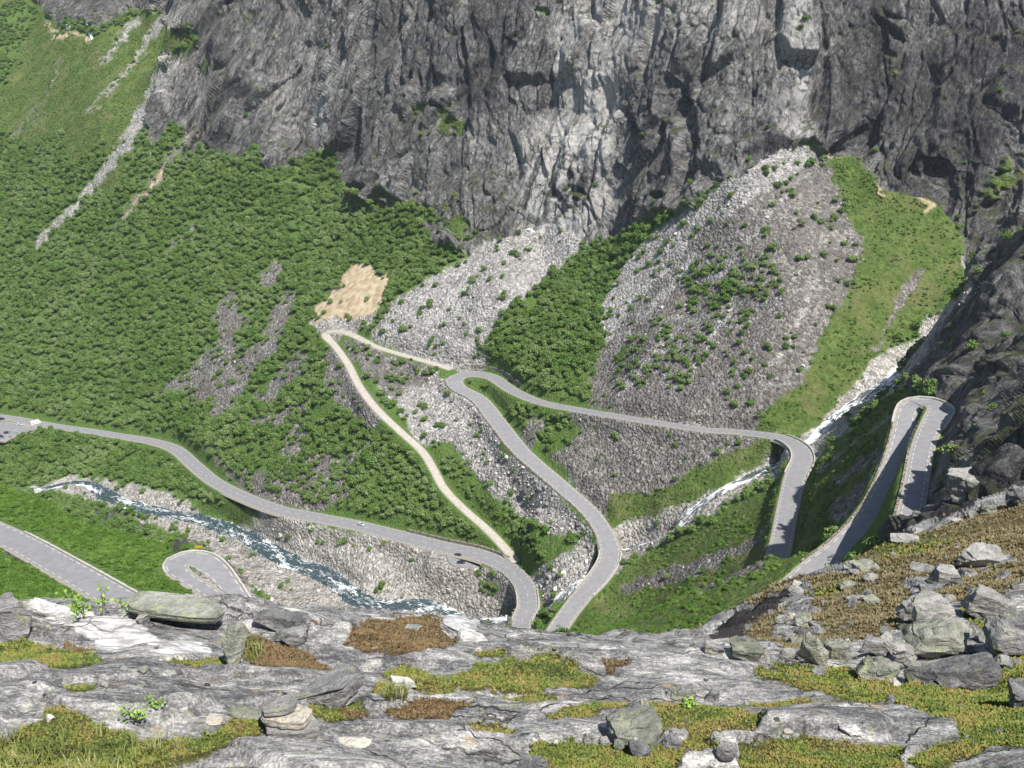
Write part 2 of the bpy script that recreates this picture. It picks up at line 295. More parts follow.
for pts, ws, v in [([(920,274),(900,301),(889,318),(876,353)], [6,10,4,5], DARKS), ([(852,248),(843,270),(846,285)], [8,14,5], DARKS), ([(826,156),(859,156),(880,183),(884,196)], [4,5,6,4], ORANGE),
                   ([(922,198),(930,205),(926,212)], [2,4,2], ORANGE), ([(968,240),(967,262),(966,290),(950,312),(925,330)], [7,9,9,12,16], GRAVEL)]:
    stroke(B, pts, ws, v); stroke(D, pts, ws, 0)
for pl in ([(958,296),(935,322),(915,340),(893,348),(868,368),(852,385),(836,403),(815,425),(796,440),(806,452),(825,447),(850,425),(875,405),(900,387),(925,365),(940,340),(970,300)],
           [(619,549),(606,540),(612,525),(629,520),(654,519),(679,505),(700,497),(720,487),(745,470),(775,452),(800,455),(792,472),(760,484),(738,497),(704,519),(682,533),(655,550),(625,565),(600,580),(575,600),(556,612),(540,615),(560,590),(590,568),(612,560)]):
    fill(B, pl, GRAVEL); fill(D, pl, .02)
DS = [(480,383),(525,400),(590,416),(700,432),(770,440),(750,447),(720,458),(688,472),(669,486),(647,494),(612,497),(602,512),(590,500),(575,480),(560,460),(545,440),(510,400)]
fill(B, DS, DARKS); fill(D, DS, .03)
GS = [(602,512),(612,497),(626,495),(647,495),(669,486),(688,473),(720,458),(750,447),(785,444),(792,450),(770,457),(745,467),(720,486),(700,496),(679,505),(657,517),(629,520),(607,520)]
fill(B, GS, GRASS); fill(D, GS, .3)
HP = [(466,380),(478,376),(500,384),(540,402),(565,414),(580,432),(562,452),(545,460),(525,455),(510,435),(500,412),(485,393)]
fill(B, HP, FOREST); fill(D, HP, .9); fill(B, [(520,430),(535,418),(548,420),(535,440),(524,446)], DARKS); fill(D, [(520,430),(535,418),(548,420),(535,440),(524,446)], .05)
RUB = [(412,372),(440,372),(452,388),(480,410),(495,435),(510,465),(540,490),(570,515),(590,538),(597,560),(575,590),(545,600),(530,570),(545,548),(560,540),(540,528),(520,520),(490,500),(470,470),(440,445),(415,440),(400,410),(375,385),(360,360),(372,350)]
fill(B, RUB, LIGHT); fill(D, RUB, .05)
fill(B, [(340,338),(372,350),(412,366),(440,368),(430,380),(395,400),(375,385),(356,360)], DARKS); fill(D, [(340,338),(372,350),(412,366),(440,368),(430,380),(395,400),(375,385),(356,360)], .25)
for pl, v in (([(433,442),(452,445),(472,470),(482,492),(512,505),(525,522),(505,535),(480,515),(455,485)], .75), ([(518,545),(560,533),(582,538),(570,552),(548,566),(520,560)], .85)):
    fill(B, pl, FOREST); fill(D, pl, v)
RIV = [(85,478),(150,488),(185,500),(205,512),(260,520),(280,515),(330,538),(380,536),(430,550),(470,562),(495,580),(520,600),(515,625),(500,640),(430,650),(350,660),(300,660),(240,640),(225,560),(195,545),(170,530),(140,520),(100,507),(60,497),(30,497),(30,488),(60,476)]
fill(B, RIV, GRAVEL); fill(D, RIV, .03)
for pl, v in (([(300,535),(330,528),(360,535),(355,545),(320,548)], .6), ([(280,570),(310,572),(315,585),(290,585)], .5), ([(470,568),(490,566),(510,580),(500,590),(475,585)], .5), ([(410,550),(440,555),(438,572),(415,568)], .2), ([(480,590),(500,592),(490,604)], .5), ([(175,492),(215,505),(235,518),(200,512)], .6), ([(130,515),(160,520),(190,535),(180,545),(140,530)], .5), ([(255,520),(300,522),(285,540),(255,530)], .3)):
    fill(D, pl, v)
LC = [(566,622),(590,604),(622,574),(655,550),(690,535),(730,510),(765,490),(790,480),(800,455),(830,450),(860,425),(905,385),(932,380),(912,400),(895,440),(880,480),(860,510),(830,540),(800,560),(780,580),(760,620),(700,700),(560,700)]
fill(B, LC, GRASS); fill(D, LC, .35); fill(D, [(566,622),(590,604),(622,574),(655,550),(690,535),(730,510),(765,490),(785,500),(770,560),(740,620),(700,700),(560,700)], .5)
for pts, ws, v in [([(625,592),(660,580),(700,566),(740,550),(772,530)], [6,12,14,10,5], DARKS), ([(835,482),(862,464),(884,440),(893,420)], [8,9,7,4], DARKS), ([(835,515),(855,500),(875,480)], [16,22,14], DARKS), ([(700,590),(740,575),(765,560)],[5,8,5],DARKS),
                   ([(805,470),(795,490),(788,520)], [4,4,3], GRAVEL), ([(818,470),(850,447),(890,418)], [4,3,3], GRAVEL)]:
    stroke(B, pts, ws, v); stroke(D, pts, [w+3 for w in ws], .05)
SPUR = [(-200,470),(0,482),(60,497),(115,508),(150,525),(172,548),(168,565),(190,580),(215,600),(240,640),(240,800),(-200,800)]
fill(B, SPUR, FOREST); fill(D, SPUR, 1.0)
fill(B, [(160,545),(180,540),(205,545),(200,560),(172,556)], ROCK); fill(D, [(160,545),(180,540),(205,545),(200,560),(172,556)], .15)
fill(B, [(184,572),(205,574),(228,596),(226,606),(205,590)], GRAVEL); fill(D, [(184,572),(205,574),(228,596),(226,606),(205,590)], .1)
fill(B, [(190,545),(210,548),(230,570),(250,600),(240,600),(218,570),(205,556)], DARKS); fill(D, [(190,545),(210,548),(230,570),(250,600),(240,600),(218,570),(205,556)], .2)
fill(B, [(0,535),(10,530),(28,545),(24,560),(0,560)], ROCK); fill(D, [(0,535),(10,530),(28,545),(24,560),(0,560)], .2)
for pl in ([(90,510),(115,512),(125,520),(100,524)], [(130,522),(150,528),(156,538),(138,534)]):
    fill(B, pl, ROCK); fill(D, pl, .3)
CLM = np.zeros((MH, MW), np.uint8); fill(CLM, CLIFF, 1); fill(B, CLIFF, ROCK); fill(D, CLIFF, .02)
for pl, v in (([(380,170),(420,180),(440,205),(410,205),(370,190)], .25), ([(405,110),(450,110),(480,130),(460,150),(420,140)], .1), ([(650,195),(672,200),(665,215),(640,225),(620,230),(640,205)], .3), ([(430,195),(470,200),(465,245),(445,235)], .5)):
    fill(D, pl, v)
for pl in ([(412,100),(440,108),(462,118),(475,128),(465,136),(440,136),(425,130)], [(645,200),(668,196),(680,205),(640,228),(622,232),(640,215)], [(345,185),(375,190),(400,200),(425,200),(430,212),(400,206),(385,215),(366,203)], [(440,205),(460,205),(468,215),(466,240),(450,245),(442,230)],
           [(530,8),(548,6),(556,16),(545,20)], [(655,5),(668,2),(672,12)], [(890,70),(905,72),(912,82),(900,84)], [(935,235),(1010,160),(1024,150),(1060,170),(1000,200)], [(205,55),(214,60),(208,75),(200,70)],
           [(240,10),(256,12),(250,26)],[(940,165),(975,155),(985,165),(950,172)], [(940,340),(955,335),(960,345),(948,352)], [(955,425),(975,420),(990,440),(965,450)], [(972,380),(990,370),(985,400)]):
    fill(B, pl, GRASS)

for pts, ws in (([(805,175),(760,225),(715,275),(668,328)], [4,6,5,3]), ([(735,300),(712,340),(690,378)], [3,5,3]), ([(660,345),(640,372),(615,398)], [4,6,3]), ([(820,270),(795,330),(770,370)], [3,5,3]), ([(700,250),(670,285),(640,320)], [5,7,5])):
    stroke(B, pts, ws, LIGHT)
# rock tone on the cliffs: pale scars and dark water stains (real colour of the rock)
TN = np.full((MH, MW), .42, np.float32)
def blob(M, cx, cy, rx, ry, rot, v):
    yy, xx = np.mgrid[0:MH, 0:MW]; x = xx-MO-cx; y = yy-MO-cy; c, s = math.cos(rot), math.sin(rot)
    u = (x*c+y*s)/rx; w = (-x*s+y*c)/ry; k = np.exp(-(u*u+w*w)**1.5); M += (v-M)*k
for a in [(555,165,45,62,.2,.85),(590,90,32,40,0,.8),(600,120,22,40,.2,.92),(560,215,40,26,0,.85),(610,30,50,28,.2,.72),(640,10,40,20,0,.72),(575,50,22,28,0,.66),(798,30,12,40,.05,.95),(803,90,9,42,.05,.85),(785,45,28,38,0,.7),(792,110,16,26,.3,.75),(806,128,12,14,0,.85),
          (740,60,50,70,0,.5),(300,90,60,60,.4,.55),(330,110,14,30,.3,.7),(160,80,8,50,-.5,.7),(170,60,14,22,0,.75),(200,90,30,30,0,.55),(430,60,26,70,.3,.33),(495,65,26,30,.2,.22),(480,95,24,16,.8,.18),(500,30,24,20,0,.3),(900,90,70,80,0,.3),(975,100,40,90,.3,.22),(960,60,60,60,0,.28),
          (780,143,14,10,0,.12),(750,150,16,5,-.4,.18),(240,90,14,8,0,.12),(225,100,8,30,.6,.25),(345,130,14,40,.2,.38),(380,150,30,40,.2,.42),(520,150,25,30,0,.55),(640,120,18,50,0,.4),(690,110,20,60,.2,.38),(600,200,16,30,.2,.7),(480,20,10,30,.4,.3),(880,30,10,40,.1,.2),(850,80,8,50,0,.22),
          (920,190,30,30,0,.3),(1000,260,30,60,0,.4),(980,330,40,50,0,.36),(1000,420,40,30,0,.5),(965,470,30,20,0,.6), (700,20,30,20,0,.6),(150,20,30,12,0,.7)]:
    blob(TN, *a)
rs = np.random.default_rng(3)
for i in range(26):                            # wet streaks running down the pale slab
    x0 = rs.uniform(535, 600); y0 = rs.uniform(140, 180); l = rs.uniform(25, 75)
    T2 = np.zeros_like(TN); stroke(T2, [(x0, y0), (x0-l*.16, y0+l*.5), (x0-l*.3, y0+l)], [1.2, rs.uniform(1.5, 3), 1.2], 1); TN = np.where(T2 > 0, .12, TN)
for i in range(30):
    x0 = rs.choice([rs.uniform(490, 520), rs.uniform(545, 565), rs.uniform(215, 235), rs.uniform(690, 950)]); y0 = rs.uniform(20, 100); l = rs.uniform(20, 50)
    T2 = np.zeros_like(TN); stroke(T2, [(x0, y0), (x0-l*.1, y0+l*.5), (x0-l*.22, y0+l)], [1, rs.uniform(1.2, 2.4), 1], 1); TN = np.where(T2 > 0, TN*.45, TN)

# foreground cover
FROCK, MOSS, HEATHB, RED, QUARTZ, SHADE = range(6)
F = np.full((MH, MW), FROCK, np.uint8)
HB = [(1224,500),(1024,503),(960,520),(915,527),(870,545),(830,560),(790,580),(740,600),(700,622),(690,634),(740,630),(775,642),(800,652),(830,640),(880,640),(900,622),(940,600),(1024,612),(1224,620)]
fill(F, HB, HEATHB)
for pl in ([(700,628),(740,606),(790,590),(820,592),(790,608),(760,620),(738,636),(715,640)], [(800,578),(820,566),(860,562),(850,572),(815,582)], [(830,575),(850,568),(868,572),(850,580)], [(1000,600),(1024,590),(1100,600),(1024,618)], [(880,536),(925,523),(960,516),(950,528),(910,540)], [(955,556),(1010,548),(1018,562),(985,568)], [(840,598),(870,588),(880,598),(850,610)], [(900,580),(925,570),(940,580),(915,596)], [(770,632),(800,600),(815,604),(805,622),(790,640)]): fill(F, pl, FROCK)
for pl in ([(710,640),(735,612),(770,600),(806,594),(790,604),(765,618),(745,632),(725,640)], [(765,582),(800,572),(838,560),(868,548),(872,556),(840,566),(800,580),(770,590)], [(845,552),(900,546),(930,530),(880,540)], [(880,524),(925,512),(960,505),(990,503),(960,516),(915,524)]): fill(F, pl, SHADE)  # shade of steep rock faces, painted as black patches on the slope
for pl in ([(0,645),(20,640),(60,650),(95,660),(108,672),(60,675),(-200,672),(-200,650)], [(-200,745),(0,745),(30,735),(60,722),(100,735),(150,742),(200,740),(262,722),(262,735),(200,748),(130,765),(100,768),(60,900),(-200,900)],
           [(380,665),(400,658),(430,668),(456,678),(455,685),(430,686),(400,682),(382,676)], [(440,672),(500,660),(560,658),(590,668),(605,671),(560,680),(500,682),(450,680)], [(490,688),(530,682),(600,690),(580,697),(520,693)],
           [(305,700),(330,693),(345,705),(378,712),(330,722),(310,718)], [(466,725),(500,720),(518,730),(490,737)], [(535,720),(580,710),(622,698),(628,710),(580,722)], [(530,745),(570,740),(640,742),(700,735),(720,750),(640,770),(600,800),(540,800)],
           [(650,710),(700,700),(740,710),(764,730),(720,740),(660,730)], [(740,745),(790,738),(850,740),(905,745),(900,768),(880,800),(800,800),(735,756)], [(750,668),(800,664),(880,668),(905,690),(880,698),(820,686),(770,676)], [(728,693),(800,688),(872,700),(850,707),(760,706)],
           [(888,690),(920,665),(980,658),(1024,640),(1300,640),(1300,745),(960,742),(950,716),(900,706)], [(905,757),(960,738),(985,745),(930,764)], [(160,672),(230,665),(250,660),(205,676)], [(380,682),(395,684),(384,704),(370,700)], [(68,702),(98,699),(100,703),(72,707)], [(470,655),(500,650),(510,656),(480,660)],
           [(960,610),(1010,606),(1000,628),(975,626)], [(860,548),(960,535),(930,548),(880,556)], [(800,600),(840,590),(830,604)], [(640,708),(655,702),(650,716)], [(0,770),(200,775),(200,900),(0,900)]): fill(F, pl, MOSS)
for pl in ([(243,640),(255,634),(290,645),(328,658),(332,664),(250,665)], [(345,640),(365,628),(400,624),(430,621),(455,635),(458,645),(420,652),(390,652),(360,648)], [(380,710),(420,701),(482,705),(440,713),(395,714)], [(340,712),(378,712),(345,719)], [(600,660),(640,662),(610,668)], [(62,640),(100,648),(80,655)]): fill(F, pl, RED)
fill(F, [(75,612),(120,618),(142,628),(160,640),(212,652),(210,665),(160,658),(110,645),(75,630)], QUARTZ)
fill(F, [(430,612),(470,612),(500,616),(480,628),(450,640),(440,625)], QUARTZ)

def onehot(M, n, r): return [blur(blur((M == k).astype(np.float32), r, 0), r, 1) for k in range(n)]
BO = onehot(B, 7, .9); FO = onehot(F, 6, 1.2); TNb = blur(blur(TN, .8, 0), .8, 1)
def look(M, px, py):
    x = np.clip(px+MO, 0, MW-1.01); y = np.clip(py+MO, 0, MH-1.01); i = x.astype(int); j = y.astype(int); tx = x-i; ty = y-j
    return (M[j, i]*(1-tx)+M[j, i+1]*tx)*(1-ty)+(M[j+1, i]*(1-tx)+M[j+1, i+1]*tx)*ty

# ------------------------------------------------------------------ the land as one adaptive sheet
QF = 1.0
def mk_cols():
    a = np.concatenate([np.linspace(-.94, -.64, 60), np.linspace(-.637, .637, int(1240*QF)), np.linspace(.64, .94, 60)]); return a
AZ = mk_cols(); NR = int(1500*QF)
prof = bil(S, AZ[:, None]+0*GU[None], GU[None]+0*AZ[:, None])
UF = np.linspace(GU[0], GU[-1], 5200)
PF = np.array([np.interp(UF, GU, prof[i]) for i in range(len(AZ))])
el = np.arctan(PF); de = np.abs(np.diff(el, axis=1)); du = np.diff(UF)[None]
dens = np.sqrt(de**2+(.13*du)**2)
dens *= np.where(UF[None, :-1] > math.log(1300), .25, 1)*np.where((UF[None, :-1] > math.log(30)) & (UF[None, :-1] < math.log(200)), .55, 1)*np.where(PF[:, :-1] > .06, .3, 1)
cum = np.concatenate([np.zeros((len(AZ), 1)), np.cumsum(dens, 1)], 1); cum /= cum[:, -1:]
cum = blur(cum, 3, 0)
tt = np.linspace(0, 1, NR)
U = np.array([np.interp(tt, cum[i], UF) for i in range(len(AZ))])
A = AZ[:, None]+0*U
s0 = bil(S, A, U); dd = np.exp(U)
X = dd*np.sin(A); Y = dd*np.cos(A); Z = s0*dd
print('grid', X.shape, round(time.time()-T0, 1))
def gnorm(X, Y, Z):
    P = np.stack([X, Y, Z], 2); n = np.cross(np.gradient(P, axis=0), np.gradient(P, axis=1)); n /= np.linalg.norm(n, axis=2, keepdims=True)+1e-12
    return n*np.sign(n[..., 2:3]+1e-9)
N0 = gnorm(X, Y, Z)
PX, PY, _ = project(X, Y, Z)
near = dd < 105                                # the ledge and brown slope use the foreground cover
sc = np.where(near, .22, 7.0)
w1 = fbm(X/sc, Y/sc, Z/sc, 4, 5, .65); w2 = fbm(X/sc+50, Y/sc, Z/sc, 4, 9, .65)
amp = np.where(near, 8.0, 9.0)
wpx = PX+w1*amp*1.2; wpy = PY+w2*amp*.8
CW = [np.where(near, 0, look(BO[k], wpx, wpy)).astype(np.float32) for k in range(7)]
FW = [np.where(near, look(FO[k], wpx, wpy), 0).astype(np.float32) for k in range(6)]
CR = look(blur(blur(((np.arange(MH)[:, None] > -1)*(CLM)).astype(np.float32), 1.5, 0), 1.5, 1), PX, PY)
gk = sstep(-.12, .14, fbm(X/9, Y/9, Z/9, 3, 88))*CR
CW[ROCK] = CW[ROCK]+CW[GRASS]*CR*(1-gk/np.maximum(CR, .01)); CW[GRASS] = CW[GRASS]*(1-CR)+CW[GRASS]*gk
TONE = look(TNb, PX+w1*3, PY+w2*3).astype(np.float32)
def smooth_t(x): return x
# --- nearest road / stream for carving (world plan), only beyond the ledge
RD = np.full(X.shape, 99., np.float32); RZ = Z.copy(); RW = np.full(X.shape, 3., np.float32)
SD = np.full(X.shape, 99., np.float32); SZ = Z.copy()
sel = dd > 150
ii = np.argwhere(sel)
def near_line(L, XX, YY):
    best = np.full(len(XX), 1e9); z = np.zeros(len(XX)); w = np.zeros(len(XX))
    for i in range(len(L)-1):
        a, b = L[i], L[i+1]; vx, vy = b[0]-a[0], b[1]-a[1]; l2 = vx*vx+vy*vy+1e-9
        m = (np.abs(XX-(a[0]+b[0])/2) < 26+math.sqrt(l2)) & (np.abs(YY-(a[1]+b[1])/2) < 26+math.sqrt(l2))
        q = np.nonzero(m)[0]
        if not len(q): continue
        t = np.clip(((XX[q]-a[0])*vx+(YY[q]-a[1])*vy)/l2, 0, 1)
        d = np.hypot(XX[q]-a[0]-t*vx, YY[q]-a[1]-t*vy)
        k = d < best[q]; qq = q[k]; best[qq] = d[k]; z[qq] = a[2]+(b[2]-a[2])*t[k]; w[qq] = a[3]+(b[3]-a[3])*t[k]
    return best, z, w
xs, ys = X[sel], Y[sel]
for k in list(ROADS)+list(FLATS):
    d, z, w = near_line(LINES[k], xs, ys)
    cur = RD[sel]; m = d-w < cur
    cur[m] = (d-w)[m]; RD[sel] = cur; t = RZ[sel]; t[m] = z[m]; RZ[sel] = t; t = RW[sel]; t[m] = w[m]; RW[sel] = t
for k in STREAMS:
    d, z, w = near_line(LINES[k], xs, ys)
    cur = SD[sel]; m = d-w < cur
    cur[m] = (d-w)[m]; SD[sel] = cur; t = SZ[sel]; t[m] = z[m]; SZ[sel] = t
print('lines', round(time.time()-T0, 1))
# --- relief
rockw = CW[ROCK]; screew = CW[LIGHT]+CW[DARKS]+CW[GRAVEL]*.8; vegw = CW[FOREST]+CW[GRASS]
R_ = np.zeros(X.shape, np.float32)
m = rockw > .01
x, y, z = X[m], Y[m], Z[m]
# tilted, stretched frame for the strata and clefts
def shear(x, y, z):                            # beds and joints lean with the wall: strongly at the left, upright at the right
    k = .78*(1-sstep(-330, 60, x))+.12; return x-k*(z+150), y, z
xa, ya, za = shear(x, y, z); xa = xa+fbm(x/60, y/60, z/60, 2, 19)*14
damp_ = sstep(260, 480, dd[m])
big = ridged(xa/62, ya/90, za/210, 3, 21)*15-8.5 + fbm(x/120, y/120, z/120, 2, 4)*10
f1, v1, p1, e1 = worley(xa/26, ya/34, za/66, 31)
k1 = sstep(0, .12, e1); fac = (p1*9 + (v1-.5)*7)*(.3+.7*k1)-1.8*(1-k1)
f2, v2, p2, e2 = worley(xa/8+za/60, ya/12, za/26, 37)
k2 = sstep(0, .2, e2); fac2 = (p2*3.2 + (v2-.5)*2.4)*(.25+.75*k2)-.9*(1-k2)
f3, v3, p3, e3 = worley(xa/3.6, ya/4, za/6+xa/9, 41)
k3 = sstep(0, .3, e3); fac3 = (p3*1.3+(v3-.5)*.8)*k3
crk = -sstep(.84, 1.0, ridged(xa/36, ya/60, za/240, 3, 77))*6
ledge = ridged(xa/60, ya/60, za/19+xa/70, 2, 79)*.9
R_[m] = ((big*.8+fac+crk)*(.28+.72*damp_)+fac2+fac3+ledge+fbm(x/1.9, y/1.9, z/1.9, 2, 61)*.35)*rockw[m]
SHX = X.copy(); SHX[:] = X; k_ = .78*(1-sstep(-330, 60, X))+.12; SHX = X-k_*(Z+150)
print('cliff', round(time.time()-T0, 1))
m = (screew > .02)
x, y, z = X[m], Y[m], Z[m]
f1, v1, p1, e1 = worley(x/2.9, y/2.9, z/2.9, 51)
R_[m] += ((.5-f1)*.28 + (p1*.32 + (v1-.5)*.2)*sstep(0, .25, e1) + fbm(x/16, y/16, z/16, 3, 52)*1.5)*screew[m]
m = vegw > .02
x, y, z = X[m], Y[m], Z[m]
R_[m] += (fbm(x/30, y/30, z/30, 4, 71)*2.2+fbm(x/3, y/3, z/3, 2, 73)*.45)*vegw[m]
rb_ = blur(blur(R_, .9, 0), .9, 1); rw_ = .5*np.clip(rockw, 0, 1); R_ = R_*(1-rw_)+rb_*rw_
# calm next to roads and water
near_r = np.minimum(RD, SD+1.0)
R_ *= sstep(-1.0, 7.0, near_r)*.97+.03*(near_r > 0)
far = ~near
X2 = X+N0[..., 0]*R_*far; Y2 = Y+N0[..., 1]*R_*far; Z2 = Z+N0[..., 2]*R_*far
k = (1-sstep(.9, 5.5, RD))*sstep(-.5, 2.0, SD); Z2 = Z2*(1-k)+(RZ-.22)*k
k = (1-sstep(.0, 4.0, SD))*(1-(1-sstep(-.5, 3, RD))*sstep(-.5, 2, SD)); Z2 = Z2*(1-k)+(SZ-.7+.9*sstep(-2, 2.5, SD))*k
print('far relief', round(time.time()-T0, 1))
# --- foreground relief: glaciated ledge of banded rock, steps and hollows
m = near & (dd < 105)
x, y, z = X[m].astype(np.float64), Y[m].astype(np.float64), Z[m].astype(np.float64)
cover = (FW[MOSS]+FW[HEATHB]+FW[RED])[m]; rk = 1-cover; wet = FW[SHADE][m]
g = sstep(22, 45, dd[m])                      # the brown slope farther out has coarser relief
L = 1+g*2.6
cx, sx = math.cos(.12), math.sin(.12)
xr, yr = x*cx+y*sx, -x*sx+y*cx
lo = fbm(xr/3.4/L, yr/1.5/L, z/2, 3, 101)*.26*L
q = (yr*1.25+fbm(x/2.5, y/2.5, z, 2, 105)*1.3+z*.35)/L; fr = q-np.floor(q)
step = (np.where(fr < .80, fr/.80, (1-fr)/.20)-.5)*.17*L*(.1+.9*vnoise(x/1.9, y/1.9, z, 108)**1.5)
f1, v1, p1, e1 = worley(xr/1.7/L, yr/.75/L, z/.8/L, 111)
blk = ((v1-.5)*.10+p1*.13)*L*sstep(0, .2, e1)-.035*L*(1-sstep(0, .12, e1))
blk2 = 0
fine = (ridged(xr/1.1, yr/.22, z/.25, 2, 117)-.6)*.035
crk = -sstep(.92, .985, ridged(xr/2.8/L, yr/1.2/L, z/2, 2, 121))*.17*L
q2 = fbm(xr/.9/L, yr/.5/L, z/.5, 3, 141)*.085*L
r = lo+(step+blk+blk2+fine+crk)*rk*(1-.75*g)+q2*rk
r = r+cover*(fbm(x/.35, y/.35, z/.35, 3, 131)*.035*L-.015)
r = r*(.25+.75*sstep(4.3, 7, dd[m]))
X2[m] = X[m]+N0[..., 0][m]*r*.6; Y2[m] = Y[m]+N0[..., 1][m]*r*.6; Z2[m] = Z[m]+r
NF = gnorm(X2, Y2, Z2)
print('relief done', round(time.time()-T0, 1))
S2_ = Z2/np.hypot(X2, Y2)
def surf_pt(px, py, dmin=0):                   # first hit of a pixel ray with the land, relief included
    px = np.atleast_1d(np.asarray(px, float)); py = np.atleast_1d(np.asarray(py, float)); out = np.zeros((len(px), 3)); nn = out.copy()
    xn, yc, zc = ray(px, py); a = np.arctan2(xn, yc); sr = zc/np.hypot(xn, yc)
    for q in range(len(px)):
        i = int(np.clip(np.searchsorted(AZ, a[q]), 1, len(AZ)-1)); ok = (S2_[i] >= sr[q]) & (dd[i] > dmin)
        j = int(np.argmax(ok)) if ok.any() else NR-1
        out[q] = (X2[i, j], Y2[i, j], Z2[i, j]); nn[q] = NF[i, j]
    return out, nn
def snap(P):
    a, u = to_au(P[:, 0], P[:, 1]); i = np.clip(np.searchsorted(AZ, a), 1, len(AZ)-1)
    i = np.where(np.abs(AZ[i-1]-a) < np.abs(AZ[i]-a), i-1, i)
    out = P.copy(); nn = np.zeros_like(P)
    for n_ in range(len(P)):
        j = min(max(int(np.searchsorted(U[i[n_]], u[n_])), 0), NR-1)
        out[n_] = (X2[i[n_], j], Y2[i[n_], j], Z2[i[n_], j]); nn[n_] = NF[i[n_], j]
    return out, nn
# ------------------------------------------------------------------ node helpers
class NT:
    def __init__(s, name, rough=.9, spec=.25):
        s.m = bpy.data.materials.new(name); s.m.use_nodes = True; s.t = s.m.node_tree; s.t.nodes.clear()
        s.out = s.t.nodes.new('ShaderNodeOutputMaterial'); s.b = s.t.nodes.new('ShaderNodeBsdfPrincipled')
        s.b.inputs['Roughness'].default_value = rough; s.b.inputs['Specular IOR Level'].default_value = spec
        s.t.links.new(s.b.outputs[0], s.out.inputs[0]); s._pos = None
    def n(s, typ, **kw):
        nd = s.t.nodes.new(typ)
        for k, v in kw.items(): setattr(nd, k, v)
        return nd
    def put(s, sock, v):
        if isinstance(v, bpy.types.NodeSocket): s.t.links.new(v, sock)
        elif v is not None:
            if hasattr(sock.default_value, '__len__') and not hasattr(v, '__len__'): v = (v,)*3
            if hasattr(v, '__len__') and len(v) == 3 and len(sock.default_value) == 4: v = (*v, 1)
            sock.default_value = v
    def math(s, op, a, b=None, c=None, clamp=False):
        nd = s.n('ShaderNodeMath', operation=op, use_clamp=clamp); s.put(nd.inputs[0], a)
        if b is not None: s.put(nd.inputs[1], b)
        if c is not None: s.put(nd.inputs[2], c)
        return nd.outputs[0]
    def pos(s):
        if s._pos is None: s._pos = s.n('ShaderNodeNewGeometry').outputs['Position']
        return s._pos
    def obj(s): return s.n('ShaderNodeTexCoord').outputs['Object']
    def mapv(s, v, scale=(1, 1, 1), rot=(0, 0, 0), loc=(0, 0, 0)):
        nd = s.n('ShaderNodeMapping'); s.put(nd.inputs[0], v); nd.inputs['Scale'].default_value = scale; nd.inputs['Rotation'].default_value = rot; nd.inputs['Location'].default_value = loc
        return nd.outputs[0]
    def noise(s, scale, v=None, detail=3, rough=.55, dist=0):
        nd = s.n('ShaderNodeTexNoise'); s.put(nd.inputs['Vector'], v if v is not None else s.pos()); nd.inputs['Scale'].default_value = scale
        nd.inputs['Detail'].default_value = detail; nd.inputs['Roughness'].default_value = rough; nd.inputs['Distortion'].default_value = dist
        return nd.outputs['Fac']
    def vor(s, scale, v=None, feat='F1', out='Distance', rnd=1):
        nd = s.n('ShaderNodeTexVoronoi', feature=feat); s.put(nd.inputs['Vector'], v if v is not None else s.pos()); nd.inputs['Scale'].default_value = scale; nd.inputs['Randomness'].default_value = rnd
        return nd.outputs[out]
    def rng(s, v, a, b, c=0., d=1.):
        nd = s.n('ShaderNodeMapRange'); s.put(nd.inputs[0], v); nd.inputs[1].default_value = a; nd.inputs[2].default_value = b; nd.inputs[3].default_value = c; nd.inputs[4].default_value = d
        return nd.outputs[0]
    def ramp(s, v, stops):
        nd = s.n('ShaderNodeValToRGB'); s.put(nd.inputs[0], v); e = nd.color_ramp.elements
        while len(e) < len(stops): e.new(.5)
        for i, (p, c) in enumerate(stops): e[i].position = p; e[i].color = (*c, 1)
        return nd.outputs[0]
    def mix(s, f, a, b, blend='MIX'):
        nd = s.n('ShaderNodeMix', data_type='RGBA', blend_type=blend); s.put(nd.inputs[0], f); s.put(nd.inputs[6], a); s.put(nd.inputs[7], b)
        return nd.outputs[2]
    def attr(s, name):
        nd = s.n('ShaderNodeAttribute', attribute_name=name); sp = s.n('ShaderNodeSeparateColor'); s.t.links.new(nd.outputs['Color'], sp.inputs[0])
        return sp.outputs[0], sp.outputs[1], sp.outputs[2], nd.outputs['Alpha']
    def bump(s, h, strength=.5, dist=1., nrm=None):
        nd = s.n('ShaderNodeBump'); nd.inputs['Strength'].default_value = strength; nd.inputs['Distance'].default_value = dist; s.put(nd.inputs['Height'], h)
        if nrm is not None: s.put(nd.inputs['Normal'], nrm)
        return nd.outputs[0]
    def up(s):
        sp = s.n('ShaderNodeSeparateXYZ'); s.t.links.new(s.n('ShaderNodeNewGeometry').outputs['Normal'], sp.inputs[0]); return sp.outputs[2]
    def done(s, col=None, nrm=None, rough=None):
        if col is not None: s.put(s.b.inputs['Base Color'], col)
        if nrm is not None: s.t.links.new(nrm, s.b.inputs['Normal'])
        if rough is not None: s.put(s.b.inputs['Roughness'], rough)
        return s.m

